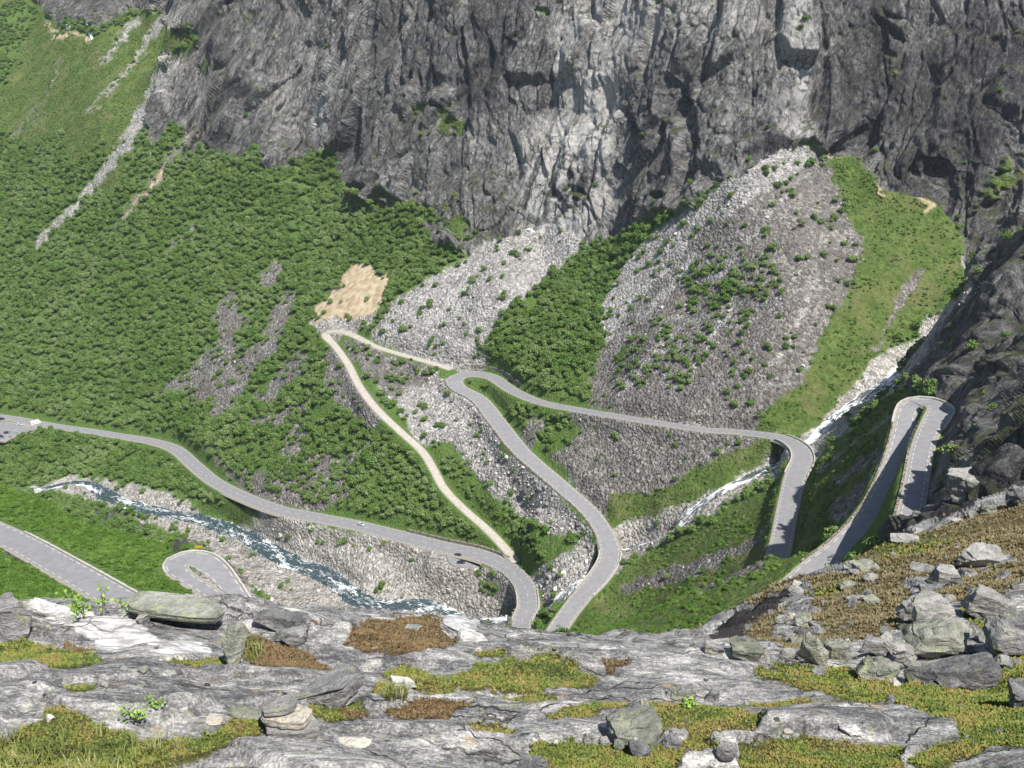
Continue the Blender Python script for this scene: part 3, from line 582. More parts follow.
def mat_far():
    g = NT('mountain_land', .95, .15)
    fo, gr, li, dk = g.attr('cover_a'); gv, og, rk, tn = g.attr('cover_b')
    # vegetation floor
    nv = g.noise(.09, detail=5); nv2 = g.noise(.9, detail=3)
    forest = g.mix(g.rng(nv2, .35, .65), (.065, .120, .026), (.110, .180, .044))
    forest = g.mix(g.rng(g.noise(.35), .55, .7, 0, .6), forest, (.13, .15, .05))
    grass = g.mix(g.rng(nv, .35, .62), (.080, .128, .030), (.125, .172, .048))
    grass = g.mix(g.rng(g.noise(.45, detail=5, rough=.7), .44, .58, 0, .85), grass, (.055, .085, .022))
    grass = g.mix(g.rng(g.noise(.06, detail=4), .52, .7, 0, .6), grass, (.18, .165, .075))
    # loose rock: single stones by Voronoi cell
    c1 = g.vor(.55, out='Color'); s1 = g.n('ShaderNodeSeparateColor'); g.t.links.new(c1, s1.inputs[0]); v1 = s1.outputs[0]
    c2 = g.vor(1.5, out='Color'); s2 = g.n('ShaderNodeSeparateColor'); g.t.links.new(c2, s2.inputs[0]); v2 = s2.outputs[1]
    st = g.math('ADD', g.math('MULTIPLY', v1, .6), g.math('MULTIPLY', v2, .4))
    st = g.math('ADD', st, g.rng(g.noise(.05, detail=4), .3, .7, -.14, .14))
    light = g.ramp(st, [(.1, (.16, .155, .15)), (.4, (.27, .262, .25)), (.62, (.345, .335, .32)), (.9, (.52, .50, .475))])
    dark = g.ramp(st, [(.1, (.085, .08, .075)), (.42, (.15, .142, .133)), (.68, (.20, .19, .178)), (.95, (.38, .36, .335))])
    dark = g.mix(g.rng(g.noise(.035, detail=3), .5, .68, 0, .6), dark, g.mix(.4, dark, (.22, .185, .165)))
    gravel = g.ramp(st, [(.1, (.17, .16, .145)), (.4, (.285, .27, .245)), (.65, (.36, .345, .315)), (.9, (.54, .52, .49))])
    lich = g.rng(g.noise(.22, detail=4), .55, .7, 0, .45); dark = g.mix(lich, dark, (.10, .12, .045))
    orange = g.mix(g.rng(g.noise(.25, g.mapv(g.pos(), (1, 1, .3)), detail=4), .35, .65), (.30, .225, .14), (.50, .42, .29))
    # bedrock
    sp_ = g.n('ShaderNodeSeparateXYZ'); g.t.links.new(g.pos(), sp_.inputs[0]); sh_ = g.n('ShaderNodeAttribute', attribute_name='lean').outputs['Fac']; cb_n = g.n('ShaderNodeCombineXYZ'); g.put(cb_n.inputs[0], sh_); g.put(cb_n.inputs[1], sp_.outputs[1]); g.put(cb_n.inputs[2], sp_.outputs[2]); SV = cb_n.outputs[0]
    P = g.mapv(SV, (1, 1, .30)); P2 = g.mapv(SV, (1.2, 1, .5), rot=(0, -.5, .2))
    r1 = g.noise(.045, P, 6, .62, .4); r2 = g.noise(.55, P2, 6, .72, .4); r3 = g.noise(1.6, P, 4, .68); r4 = g.noise(.16, P, 5, .68, .6)
    t = g.math('ADD', g.math('MULTIPLY', g.math('SUBTRACT', tn, .42), 1.7), .42); t = g.math('ADD', t, g.rng(r1, .3, .7, -.2, .2)); t = g.math('ADD', t, g.rng(r2, .28, .72, -.34, .34)); t = g.math('ADD', t, g.rng(r3, .28, .72, -.2, .2)); t = g.math('ADD', t, g.rng(r4, .3, .7, -.22, .22))
    rock = g.ramp(t, [(.0, (.045, .044, .047)), (.28, (.125, .121, .122)), (.5, (.225, .219, .216)), (.72, (.38, .37, .355)), (1., (.62, .605, .58))])
    rock = g.mix(g.rng(g.noise(.03, P, 4), .5, .72, 0, .5), rock, g.mix(.5, rock, (.17, .15, .12)))
    streak = g.noise(.36, g.mapv(SV, (1, 1, .07)), 5, .68)
    rock = g.mix(g.rng(streak, .58, .68, 0, .6), rock, (.040, .038, .043))
    rock = g.mix(g.rng(streak, .40, .31, 0, .35), rock, (.40, .385, .365))
    ce = g.n('ShaderNodeTexVoronoi', feature='DISTANCE_TO_EDGE'); cw = g.n('ShaderNodeVectorMath', operation='ADD'); cn = g.n('ShaderNodeTexNoise'); g.put(cn.inputs['Vector'], SV); cn.inputs['Scale'].default_value = .12; cn.inputs['Detail'].default_value = 5; cs = g.n('ShaderNodeVectorMath', operation='SCALE'); g.put(cs.inputs[0], cn.outputs['Color']); cs.inputs['Scale'].default_value = 9.; g.put(cw.inputs[0], g.mapv(SV, (1, 1, .42))); g.put(cw.inputs[1], cs.outputs[0]); g.put(ce.inputs['Vector'], cw.outputs[0]); ce.inputs['Scale'].default_value = .15
    ck = g.math('MULTIPLY', g.rng(ce.outputs['Distance'], .0, .08, 1, 0), g.rng(g.noise(.06, SV, 3), .42, .58)); rock = g.mix(g.math('MULTIPLY', ck, .9), rock, (.035, .034, .038))
    hf = g.noise(3.4, SV, 3, .7); rock = g.mix(g.rng(hf, .52, .68, 0, .55), rock, (.055, .054, .057)); rock = g.mix(g.rng(hf, .44, .33, 0, .4), rock, (.40, .39, .37))
    up = g.up()
    gm = g.math('MULTIPLY', g.rng(up, .50, .78), g.rng(g.noise(.12, detail=5, rough=.65), .47, .57))
    rock = g.mix(g.math('MULTIPLY', gm, .85), rock, (.075, .095, .035))
    col = (0, 0, 0); first = True; tot = None
    tot = forest; acc = fo
    def over(base, accw, c, w):
        a2 = g.math('ADD', accw, w); f = g.math('DIVIDE', w, g.math('MAXIMUM', a2, 1e-4), clamp=True); return g.mix(f, base, c), a2
    for c, w in ((grass, gr), (light, li), (dark, dk), (gravel, gv), (orange, og), (rock, rk)): tot, acc = over(tot, acc, c, w)
    # relief finer than the mesh
    stone = g.math('ADD', li, g.math('ADD', dk, gv))
    h1 = g.math('MULTIPLY', g.math('SUBTRACT', 1., g.vor(.62)), stone); h2 = g.math('MULTIPLY', g.math('SUBTRACT', 1., g.vor(1.7)), stone)
    h = g.math('ADD', g.math('MULTIPLY', h1, .9), g.math('MULTIPLY', h2, .35))
    rb = g.math('ADD', g.math('MULTIPLY', g.noise(.35, P, 9, .74), 3.6), g.math('MULTIPLY', g.vor(.32, P2, 'F1'), 1.4)); h = g.math('ADD', h, g.math('MULTIPLY', rb, rk))
    h = g.math('ADD', h, g.math('MULTIPLY', g.noise(.8, detail=4), g.math('MULTIPLY', g.math('ADD', fo, gr), 1.2)))
    return g.done(tot, g.bump(h, .95, 1.5))

def mat_near():
    g = NT('ledge_rock', .85, .25)
    mo, he, re, qz = g.attr('cover_a'); wt, _, _, _ = g.attr('cover_b')
    B1 = g.mapv(g.pos(), (.55, 2.6, 3.5), rot=(0, .12, .13))
    r1 = g.noise(1.1, B1, 7, .70, 1.6); r2 = g.noise(9, g.mapv(g.pos(), (.8, 1.3, 1.6)), 6, .75); r3 = g.noise(.55, detail=5, rough=.65); r4 = g.noise(38, detail=3, rough=.7); r5 = g.noise(2.4, g.mapv(g.pos(), (.7, 1.2, 1.5), loc=(3, 7, 1)), 6, .72, .6)
    t = g.math('ADD', g.rng(r1, .30, .70, .14, .76), g.rng(r2, .30, .70, -.34, .34)); t = g.math('ADD', t, g.rng(r3, .32, .68, -.26, .26)); t = g.math('ADD', t, g.rng(r4, .32, .68, -.30, .30)); t = g.math('ADD', t, g.rng(r5, .30, .70, -.30, .30))
    rock = g.ramp(t, [(.0, (.080, .080, .084)), (.3, (.175, .173, .172)), (.52, (.29, .286, .278)), (.74, (.43, .42, .405)), (1., (.70, .68, .65))])
    rock = g.mix(g.rng(g.noise(2.2, detail=5, rough=.7), .57, .66, 0, .6), rock, g.mix(.5, rock, (.26, .28, .15)))
    rock = g.mix(g.rng(g.noise(6, detail=5, rough=.75), .62, .67, 0, .75), rock, (.42, .46, .20))
    rock = g.mix(g.rng(g.noise(1.3, detail=4, rough=.7), .60, .70, 0, .55), rock, (.10, .095, .09))
    rock = g.mix(g.rng(g.noise(3.1, g.mapv(g.pos(), (1, 1, 1), loc=(9, 2, 4)), detail=5), .66, .70, 0, .6), rock, (.42, .29, .18))
    jt = g.n('ShaderNodeTexVoronoi', feature='DISTANCE_TO_EDGE'); wv = g.n('ShaderNodeVectorMath', operation='ADD'); nz_ = g.n('ShaderNodeTexNoise'); g.put(nz_.inputs['Vector'], g.pos()); nz_.inputs['Scale'].default_value = 1.7; nz_.inputs['Detail'].default_value = 4; g.put(wv.inputs[0], g.mapv(g.pos(), (.55, 1.25, 1.2), rot=(0, 0, .25))); sc_ = g.n('ShaderNodeVectorMath', operation='SCALE'); g.put(sc_.inputs[0], nz_.outputs['Color']); sc_.inputs['Scale'].default_value = .9; g.put(wv.inputs[1], sc_.outputs[0]); g.put(jt.inputs['Vector'], wv.outputs[0]); jt.inputs['Scale'].default_value = .95
    jl = g.math('MULTIPLY', g.rng(jt.outputs['Distance'], .0, .022, 1, 0), g.rng(g.noise(.7, detail=3), .45, .58)); rock = g.mix(g.math('MULTIPLY', jl, .85), rock, (.035, .033, .03))
    quartz = g.mix(g.rng(g.noise(5, B1, 5, .7), .42, .58), (.36, .35, .34), (.80, .79, .77)); rock = g.mix(g.rng(qz, .3, .7), rock, quartz)
    shade_c = g.mix(g.noise(2.5, detail=4), (.030, .026, .027), (.055, .048, .046))  # near-black tone that paints the shaded rock faces into the colour
    rock = g.mix(g.rng(wt, .35, .6), rock, shade_c)
    n1 = g.noise(3.2, detail=5, rough=.7); n2 = g.noise(1.0, detail=3)
    moss = g.mix(g.rng(n1, .35, .65), (.060, .072, .022), (.13, .135, .045)); moss = g.mix(g.rng(n2, .5, .65, 0, .7), moss, (.15, .10, .04))
    heath = g.mix(g.rng(n1, .35, .65), (.085, .065, .032), (.19, .155, .075)); heath = g.mix(g.rng(n2, .46, .6, 0, .8), heath, (.10, .11, .03)); heath = g.mix(g.rng(g.noise(.45, detail=3), .5, .62, 0, .6), heath, (.17, .105, .05))
    red = g.mix(g.rng(n1, .35, .65), (.08, .055, .028), (.16, .105, .05))
    c = g.mix(g.rng(mo, .35, .6), rock, moss); c = g.mix(g.rng(he, .35, .6), c, heath); c = g.mix(g.rng(re, .35, .6), c, red)
    soft = g.math('ADD', mo, g.math('ADD', he, re))
    h = g.math('ADD', g.math('MULTIPLY', r1, .10), g.math('MULTIPLY', g.noise(14, g.mapv(g.pos(), (.6, 1.6, 2)), 6, .72), .05)); h = g.math('ADD', h, g.math('MULTIPLY', g.vor(3.3, B1), .03))
    h = g.math('SUBTRACT', h, g.math('MULTIPLY', jl, .05)); h = g.math('ADD', h, g.math('MULTIPLY', g.noise(18, detail=4), g.math('MULTIPLY', soft, .14)))
    rg = g.mix(g.rng(wt, .35, .6), (.88,)*3, (.7,)*3)
    return g.done(c, g.bump(h, .9, 1.), rg)

def link_mesh(name, V, Fc, mat, parent=None, smooth=False, attrs=None, loc=(0, 0, 0)):
    me = bpy.data.meshes.new(name); V = np.asarray(V, np.float32); n = len(V)
    if isinstance(Fc, np.ndarray):
        k = Fc.shape[1]; me.vertices.add(n); me.vertices.foreach_set('co', V.ravel()); me.loops.add(Fc.size); me.loops.foreach_set('vertex_index', Fc.ravel().astype(np.int32))
        me.polygons.add(len(Fc)); me.polygons.foreach_set('loop_start', np.arange(0, Fc.size, k, dtype=np.int32)); me.polygons.foreach_set('loop_total', np.full(len(Fc), k, np.int32)); me.update(calc_edges=True)
    else:
        me.from_pydata([tuple(map(float, v)) for v in V], [], Fc); me.update()
    if attrs:
        for an, arr in attrs.items():
            if arr.ndim == 2: at = me.attributes.new(an, 'FLOAT_COLOR', 'POINT'); at.data.foreach_set('color', arr.astype(np.float32).ravel())
            else: at = me.attributes.new(an, 'FLOAT', 'POINT'); at.data.foreach_set('value', arr.astype(np.float32))
    me.polygons.foreach_set('use_smooth', np.full(len(me.polygons), smooth))
    for mm in (mat if isinstance(mat, (list, tuple)) else [mat]): me.materials.append(mm)
    o = bpy.data.objects.new(name, me); COL.objects.link(o); o.location = loc
    if parent is not None: o.parent = parent
    return o
def tag(o, label=None, cat=None, group=None, kind=None):
    for k, v in (('label', label), ('category', cat), ('group', group), ('kind', kind)):
        if v: o[k] = v
    return o

MF, MN = mat_far(), mat_near()
na, nr = X.shape
idx = np.arange(na*nr).reshape(na, nr)
quads = np.stack([idx[:-1, :-1], idx[1:, :-1], idx[1:, 1:], idx[:-1, 1:]], 2).reshape(-1, 4)[:, ::-1]
ALLV = np.stack([X2, Y2, Z2+CAMZ], 2).reshape(-1, 3).astype(np.float32)
nearf = near.ravel()[quads[:, 0]]
cls = np.argmax(np.stack([CW[k].ravel() for k in range(7)], 1), 1)[quads[:, 0]]
ca_ = np.stack([CW[0], CW[1], CW[2], CW[3]], 2).reshape(-1, 4); cb_ = np.stack([CW[4], CW[5], CW[6], TONE], 2).reshape(-1, 4)
na_ = np.stack([FW[MOSS], FW[HEATHB], FW[RED], FW[QUARTZ]], 2).reshape(-1, 4); nb_ = np.stack([FW[SHADE], FW[SHADE], FW[SHADE], TONE], 2).reshape(-1, 4)
def sub(name, fm, mat, a1, a2, smooth=True):
    q = quads[fm]; used = np.zeros(len(ALLV), bool); used[q.ravel()] = True; mp = np.cumsum(used)-1
    o = link_mesh(name, ALLV[used], mp[q].astype(np.int32), mat, smooth=smooth, attrs={'cover_a': a1[used], 'cover_b': a2[used], 'lean': SHX.ravel()[used]}); tag(o, kind='structure'); return o
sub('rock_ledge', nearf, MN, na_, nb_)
sub('cliff', ~nearf & (cls == ROCK), MF, ca_, cb_, smooth=False)
sub('scree_slope', ~nearf & ((cls == LIGHT) | (cls == DARKS) | (cls == ORANGE)), MF, ca_, cb_)
sub('riverbed', ~nearf & (cls == GRAVEL), MF, ca_, cb_)
sub('hillside', ~nearf & ((cls == FOREST) | (cls == GRASS)), MF, ca_, cb_)
print('land meshes', round(time.time()-T0, 1))

# ------------------------------------------------------------------ camera, sun, sky
cam = bpy.data.cameras.new('camera'); cam.lens = 1000/1024*36; cam.sensor_width = 36; cam.clip_end = 6000; cam.clip_start = .1
co = bpy.data.objects.new('camera', cam); COL.objects.link(co); co.location = (0, 0, CAMZ); co.rotation_euler = (math.radians(90)-PITCH, 0, 0); scene.camera = co
SUN = Vector((.30, -.42, .856)).normalized()
sl = bpy.data.lights.new('sun', 'SUN'); sl.energy = 4.8; sl.angle = math.radians(.53); sl.color = (1, .955, .88)
so = bpy.data.objects.new('sun', sl); COL.objects.link(so); so.rotation_euler = SUN.to_track_quat('Z', 'Y').to_euler(); so.location = (0, 0, 900)
w = bpy.data.worlds.new('World'); scene.world = w; w.use_nodes = True
bg = w.node_tree.nodes['Background']; sky = w.node_tree.nodes.new('ShaderNodeTexSky'); sky.sky_type = 'NISHITA'; sky.sun_disc = False
sky.sun_elevation = math.asin(SUN.z); sky.sun_rotation = math.atan2(SUN.x, SUN.y); sky.altitude = 700
w.node_tree.links.new(sky.outputs[0], bg.inputs[0]); bg.inputs[1].default_value = .085
scene.view_settings.view_transform = 'Standard'; scene.view_settings.look = 'None'; scene.view_settings.exposure = 0.68; scene.view_settings.gamma = 1
scene.cycles.max_bounces = 4; scene.cycles.diffuse_bounces = 2; scene.cycles.glossy_bounces = 2; scene.cycles.transmission_bounces = 2; scene.cycles.transparent_max_bounces = 4
scene.render.resolution_x = 1024; scene.render.resolution_y = 768
# ------------------------------------------------------------------ roads
def mat_asphalt():
    g = NT('asphalt', .85, .3); a = g.noise(.5, detail=4); b = g.noise(6, detail=3)
    c = g.mix(g.rng(a, .35, .65), (.205, .205, .215), (.255, .252, .262)); c = g.mix(g.rng(b, .35, .65, 0, .3), c, (.15, .15, .155))
    return g.done(c)
def mat_simple(name, c1, c2, scale=2., rough=.85, bump=0, spec=.25, metal=0, obj=False):
    g = NT(name, rough, spec); v = g.obj() if obj else None
    n = g.noise(scale, v, detail=4, rough=.6); g.b.inputs['Metallic'].default_value = metal
    return g.done(g.mix(g.rng(n, .32, .68), c1, c2), g.bump(n, .6, bump) if bump else None)
MASPH = mat_asphalt()
MPAINT = mat_simple('road_paint', (.40, .395, .38), (.52, .51, .49), 3)
MCONC = mat_simple('parapet_stone', (.33, .32, .29), (.46, .445, .41), 1.5)
MVERGE = mat_simple('road_shoulder', (.22, .205, .18), (.33, .31, .27), 1.2, bump=.1)
MTRACK = mat_simple('gravel_track_surface', (.30, .275, .24), (.46, .43, .38), .9, bump=.1)
def mat_masonry():
    g = NT('dry_stone_wall', .9, .2); c = g.vor(1.1, g.mapv(g.pos(), (1, 1, 1.6)), out='Color'); s = g.n('ShaderNodeSeparateColor'); g.t.links.new(c, s.inputs[0])
    d = g.vor(1.1, g.mapv(g.pos(), (1, 1, 1.6)), feat='DISTANCE_TO_EDGE')
    col = g.ramp(s.outputs[0], [(0, (.12, .105, .09)), (.5, (.25, .235, .21)), (1, (.38, .355, .32))]); col = g.mix(g.rng(d, .0, .08, .8, 0), col, (.03, .028, .025))
    return g.done(col, g.bump(g.rng(d, 0, .15), .8, .3))
MWALL = mat_masonry()
def frame_of(L):
    T = np.gradient(L[:, :2], axis=0); T /= np.linalg.norm(T, axis=1, keepdims=True)+1e-9
    return T, np.stack([T[:, 1], -T[:, 0]], 1)          # tangent, right-hand side
def ribbon(name, L, offs, zs, mat, parent=None, close=True, base=0, loc=None):
    T, Nn = frame_of(L); n = len(L); k = len(offs[0]) if hasattr(offs[0], '__len__') else len(offs)
    V = []
    for i in range(n):
        of = offs[i] if hasattr(offs[0], '__len__') else offs
        for o_, z_ in zip(of, zs): V.append((L[i, 0]+Nn[i, 0]*o_, L[i, 1]+Nn[i, 1]*o_, L[i, 2]+z_+CAMZ))
    Fc = []
    for i in range(n-1):
        for j in range(k-1):
            a = i*k+j; Fc.append((a, a+k, a+k+1, a+1))
    if close:
        Fc.append(tuple(range(k))); Fc.append(tuple(range((n-1)*k, n*k))[::-1])
    return link_mesh(name, V, Fc, mat, parent)
def resample(L, step):
    s = np.r_[0, np.cumsum(np.hypot(*np.diff(L[:, :2], axis=0).T))]; n = max(2, int(s[-1]/step)); t = np.linspace(0, s[-1], n)
    return np.stack([np.interp(t, s, L[:, i]) for i in range(L.shape[1])], 1), t
RL = {}
def dashes(L, off, on, gapl, width, z=.05):
    R, t = resample(L, .5); T, Nn = frame_of(R); V = []; Fc = []; i = 0; n1 = max(1, int(on/.5)); n2 = max(1, int(gapl/.5))
    while i+n1 < len(R):
        for j in range(n1):
            b = len(V)
            for q in (i+j, i+j+1):
                o0 = off(R[q, 3])
                for w_ in (-width/2, width/2): V.append((R[q, 0]+Nn[q, 0]*(o0+w_), R[q, 1]+Nn[q, 1]*(o0+w_), R[q, 2]+z+CAMZ))
            Fc.append((b, b+1, b+3, b+2))
        i += n1+n2
    return V, Fc
def road(key, name, mat=MASPH, paint=True, centre=False):
    L, _ = resample(LINES[key], 1.5); RL[key] = L
    sh = .6
    offs = [[-w-sh-.5, -w-sh, -w, w, w+sh, w+sh+.5] for w in L[:, 3]]
    sroot = ribbon(name, L, [[-w, -w, w, w] for w in L[:, 3]], [-.8, 0, 0, -.8], mat, close=True); tag(sroot, kind='structure')
    ribbon('shoulder', L, [[-w-sh-.9, -w-sh, -w+.02] for w in L[:, 3]], [-.9, -.05, -.03], MVERGE, sroot, close=False)
    ribbon('shoulder', L, [[w-.02, w+sh, w+sh+.9] for w in L[:, 3]], [-.03, -.05, -.9], MVERGE, sroot, close=False)
    if paint:
        V, Fc = [], []
        for sgn in (-1, 1):
            v, f = dashes(L, lambda w: sgn*(w-.35), 2.0, 1.5, .2, .02); b = len(V); V += v; Fc += [tuple(q+b for q in t) for t in f]
        if centre:
            v, f = dashes(L, lambda w: 0, 3.0, 5.0, .22, .02); b = len(V); V += v; Fc += [tuple(q+b for q in t) for t in f]
        link_mesh('edge_lines', V, Fc, MPAINT, sroot)
    return sroot
road('upper', 'road'); road('middle', 'road'); road('lower', 'road', centre=True); road('near', 'road'); road('nearbend', 'road'); road('track', 'gravel_track', MTRACK, False)
# parking area by the valley road (far left)
def patch(name, pix, z, mat, dz=.06):
    V = [pz(px, py, z)+np.array([0, 0, CAMZ+dz]) for px, py in pix]; n = len(V); V += [v-np.array([0, 0, 1.0]) for v in V]
    o = link_mesh(name, V, [tuple(range(n))]+[(i, i+n, (i+1) % n+n, (i+1) % n) for i in range(n)], mat); tag(o, kind='structure'); return o
patch('parking_area', [(-60,420),(0,421),(20,425),(31,428),(43,424),(42,427),(34,431),(22,433),(12,436.5),(4,440),(-10,437),(-60,438)], -305.2, MASPH, .1)
patch('parking_verge', [(-60,417),(0,419),(20,423),(30,427),(36,431.5),(22,434.5),(12,438),(5,442),(-10,440),(-60,440)], -305.2, MVERGE, .04)

def wall(name, key, px0, px1, side, up, down, label, thick=.6, mat=MCONC, cat='wall', group=None, lean=.15, gapw=.6):
    L = RL[key]; T, Nn = frame_of(L); px, py, _ = project(L[:, 0], L[:, 1], L[:, 2])
    a = int(np.argmin(np.hypot(px-px0[0], py-px0[1]))); b = int(np.argmin(np.hypot(px-px1[0], py-px1[1]))); a, b = min(a, b), max(a, b)
    M = L[a:b+1]; offs = [[side*(w+gapw+.0), side*(w+gapw), side*(w+gapw+thick), side*(w+gapw+thick+lean*down)] for w in M[:, 3]]
    # frame from the full line so that the ends do not skew
    V = []; k = 4; zs = [-.6, up, up, -down]
    rgw = np.random.default_rng(a)
    for i in range(len(M)):
        for o_, z_ in zip(offs[i], zs): V.append((M[i, 0]+Nn[a+i, 0]*o_, M[i, 1]+Nn[a+i, 1]*o_, M[i, 2]+z_+CAMZ+(rgw.uniform(-.08, .08) if z_ == up else 0)))
    Fc = [(i*k+j, (i+1)*k+j, (i+1)*k+j+1, i*k+j+1) for i in range(len(M)-1) for j in range(3)]+[(0, 1, 2, 3), tuple(range((len(M)-1)*k, len(M)*k))[::-1]]
    Fc += [(i*k, i*k+3, (i+1)*k+3, (i+1)*k) for i in range(len(M)-1)]
    o = link_mesh(name, V, Fc, mat); tag(o, label, cat, group); return o
# ------------------------------------------------------------------ walls and bridges
wall('road_parapet', 'upper', (938,430), (903,425), 1, .45, 1.4, 'pale low stone parapet round the outside of the highest hairpin bend')
def setn(a): return a
wall('retaining_wall', 'upper', (903,425), (815,566), 1, .35, 4.5, 'grey stone retaining wall under the long left leg of the highest hairpin', thick=.35, mat=MWALL, lean=.12)
wall('retaining_wall', 'upper', (926,452), (905,545), -1, .25, 5.0, 'shaded stone retaining wall under the short right leg of the highest hairpin', thick=.5, mat=MWALL, lean=.15)
wall('retaining_wall', 'middle', (455,379), (606,536), 1, .4, 2.0, 'long brown dry stone retaining wall below the road between two hairpins', thick=.6, mat=MWALL, lean=.3)
wall('retaining_wall', 'middle', (470,374), (512,390), 1, 3.4, .8, 'curved dark stone wall cut into the slope behind the middle hairpin', thick=.8, mat=MWALL, lean=.1, gapw=2.2)
wall('retaining_wall', 'lower', (528,606), (508,568), -1, .3, 3.2, 'stone retaining wall on the inner side of the lowest bend above the stream', thick=.5, mat=MWALL, lean=.2)
wall('cut_bank_wall', 'lower', (400,536), (500,562), 1, 1.3, .8, 'low brown stone bank along the upper edge of the lowest road', thick=.9, mat=MWALL, lean=.1, gapw=1.0)
wall('road_parapet', 'nearbend', (243,605), (181,569), 1, .35, .9, 'pale kerb wall round the outside of the small hairpin at lower left', thick=.5, lean=.1, gapw=.2)
wall('road_kerb', 'near', (10,538), (150,620), -1 if False else -1, .35, .8, 'pale concrete kerb wall on the valley side of the nearest road', thick=.5, lean=.1, gapw=.2)
def bridge(key, p0, p1, label, arch=3.5):
    L = RL[key]; px, py, _ = project(L[:, 0], L[:, 1], L[:, 2]); T, Nn = frame_of(L)
    a = int(np.argmin(np.hypot(px-p0[0], py-p0[1]))); b = int(np.argmin(np.hypot(px-p1[0], py-p1[1]))); a, b = min(a, b), max(a, b)
    M = L[a:b+1]; c = M[len(M)//2]
    root = None
    def piece(name, o0, o1, zt, zb, mat):
        V = []
        for i in range(len(M)):
            w = M[i, 3]
            for o_, z_ in ((o0(w), zb), (o0(w), zt), (o1(w), zt), (o1(w), zb)): V.append((M[i, 0]+Nn[a+i, 0]*o_, M[i, 1]+Nn[a+i, 1]*o_, M[i, 2]+z_+CAMZ))
        Fc = [(i*4+j, (i+1)*4+j, (i+1)*4+(j+1) % 4, i*4+(j+1) % 4) for i in range(len(M)-1) for j in range(4)]+[(0, 1, 2, 3), tuple(range((len(M)-1)*4, len(M)*4))[::-1]]
        return link_mesh(name, V, Fc, mat, root)
    root = piece('stone_bridge', lambda w: -w-.45, lambda w: w+.45, -.84, -1.5, MWALL); tag(root, label, 'bridge')
    piece('parapet', lambda w: -w-1.05, lambda w: -w-.5, .7, -1.4, MCONC); piece('parapet', lambda w: w+.5, lambda w: w+1.05, .7, -1.4, MCONC)
bridge('middle', (797,476), (780,438), 'stone road bridge over the white stream at the right bend')
bridge('middle', (611,552), (585,592), 'stone road bridge over the stream at the centre bend above the ledge')
bridge('lower', (524,622), (528,590), 'lowest stone road bridge over the stream beside the grey rock ledge')

# ------------------------------------------------------------------ water
def mat_water(name, foam_lo, foam_hi, deep, mid, sc):
    g = NT(name, .12, .5); v = g.mapv(g.n('ShaderNodeAttribute', attribute_name='flow').outputs['Vector'], (.42, 1.3, 1))
    n1 = g.noise(sc, v, 6, .68, 1.2); n2 = g.noise(sc*.16, v, 3); n = g.math('ADD', n1, g.rng(n2, .3, .7, -.16, .16))
    f = g.rng(n, foam_lo, foam_hi); base = g.mix(g.rng(n1, .3, .6), deep, mid)
    return g.done(g.mix(f, base, (.80, .83, .84)), g.bump(g.noise(sc*1.6, v, 5, .65), .7, .5), g.mix(f, (.12,)*3, (.8,)*3))
MRIV = mat_water('river_water', .53, .65, (.014, .026, .034), (.05, .085, .10), .75)
MSTR = mat_water('whitewater', .46, .56, (.03, .035, .04), (.09, .10, .11), .9)
def water(key, name, mat, dz):
    L, t = resample(LINES[key], .8); T, Nn = frame_of(L); K = 13; V = []
    rr = fbm(L[:, 0]/6, L[:, 1]/6, L[:, 2]/6, 3, 7); r2 = fbm(L[:, 0]/6+40, L[:, 1]/6, L[:, 2]/6, 3, 9)
    for i in range(len(L)):
        w0 = L[i, 3]*(1+.45*rr[i]); w1 = L[i, 3]*(1+.45*r2[i])
        for k in range(K):
            f = k/(K-1); o_ = -w0+(w0+w1)*f; V.append([L[i, 0]+Nn[i, 0]*o_, L[i, 1]+Nn[i, 1]*o_, L[i, 2]+dz])
    V = np.array(V); V[:, 2] += fbm(V[:, 0]/2.2, V[:, 1]/2.2, V[:, 2]/2.2, 3, 15)*.38+CAMZ
    F_ = np.array([(i*K+j, (i+1)*K+j, (i+1)*K+j+1, i*K+j+1) for i in range(len(L)-1) for j in range(K-1)])
    fl = np.zeros((len(V), 4)); fl[:, 3] = 1; fl[:, 0] = np.repeat(t, K)+60; off_ = np.tile(np.linspace(-1, 1, K), len(L)); fl[:, 1] = off_*np.repeat(L[:, 3], K)
    o = link_mesh(name, V, F_, mat, smooth=True, attrs={'flow': fl}); tag(o, kind='structure'); return o
water('river', 'river', MRIV, -.28); water('stream', 'stream', MSTR, -.12)

# ------------------------------------------------------------------ rocks
def ico(sub):
    t = (1+5**.5)/2; V = [(-1,t,0),(1,t,0),(-1,-t,0),(1,-t,0),(0,-1,t),(0,1,t),(0,-1,-t),(0,1,-t),(t,0,-1),(t,0,1),(-t,0,-1),(-t,0,1)]
    Fc = [(0,11,5),(0,5,1),(0,1,7),(0,7,10),(0,10,11),(1,5,9),(5,11,4),(11,10,2),(10,7,6),(7,1,8),(3,9,4),(3,4,2),(3,2,6),(3,6,8),(3,8,9),(4,9,5),(2,4,11),(6,2,10),(8,6,7),(9,8,1)]
    V = [np.array(v)/np.linalg.norm(v) for v in V]
    for _ in range(sub):
        c = {}; F2 = []
        def md(a, b):
            k = (min(a, b), max(a, b))
            if k not in c: m = V[a]+V[b]; V.append(m/np.linalg.norm(m)); c[k] = len(V)-1
            return c[k]
        for a, b, d in Fc:
            x, y, z = md(a, b), md(b, d), md(d, a); F2 += [(a, x, z), (b, y, x), (d, z, y), (x, y, z)]
        Fc = F2
    return np.array(V), np.array(Fc)
ICO = {k: ico(k) for k in (1, 2, 3, 4)}
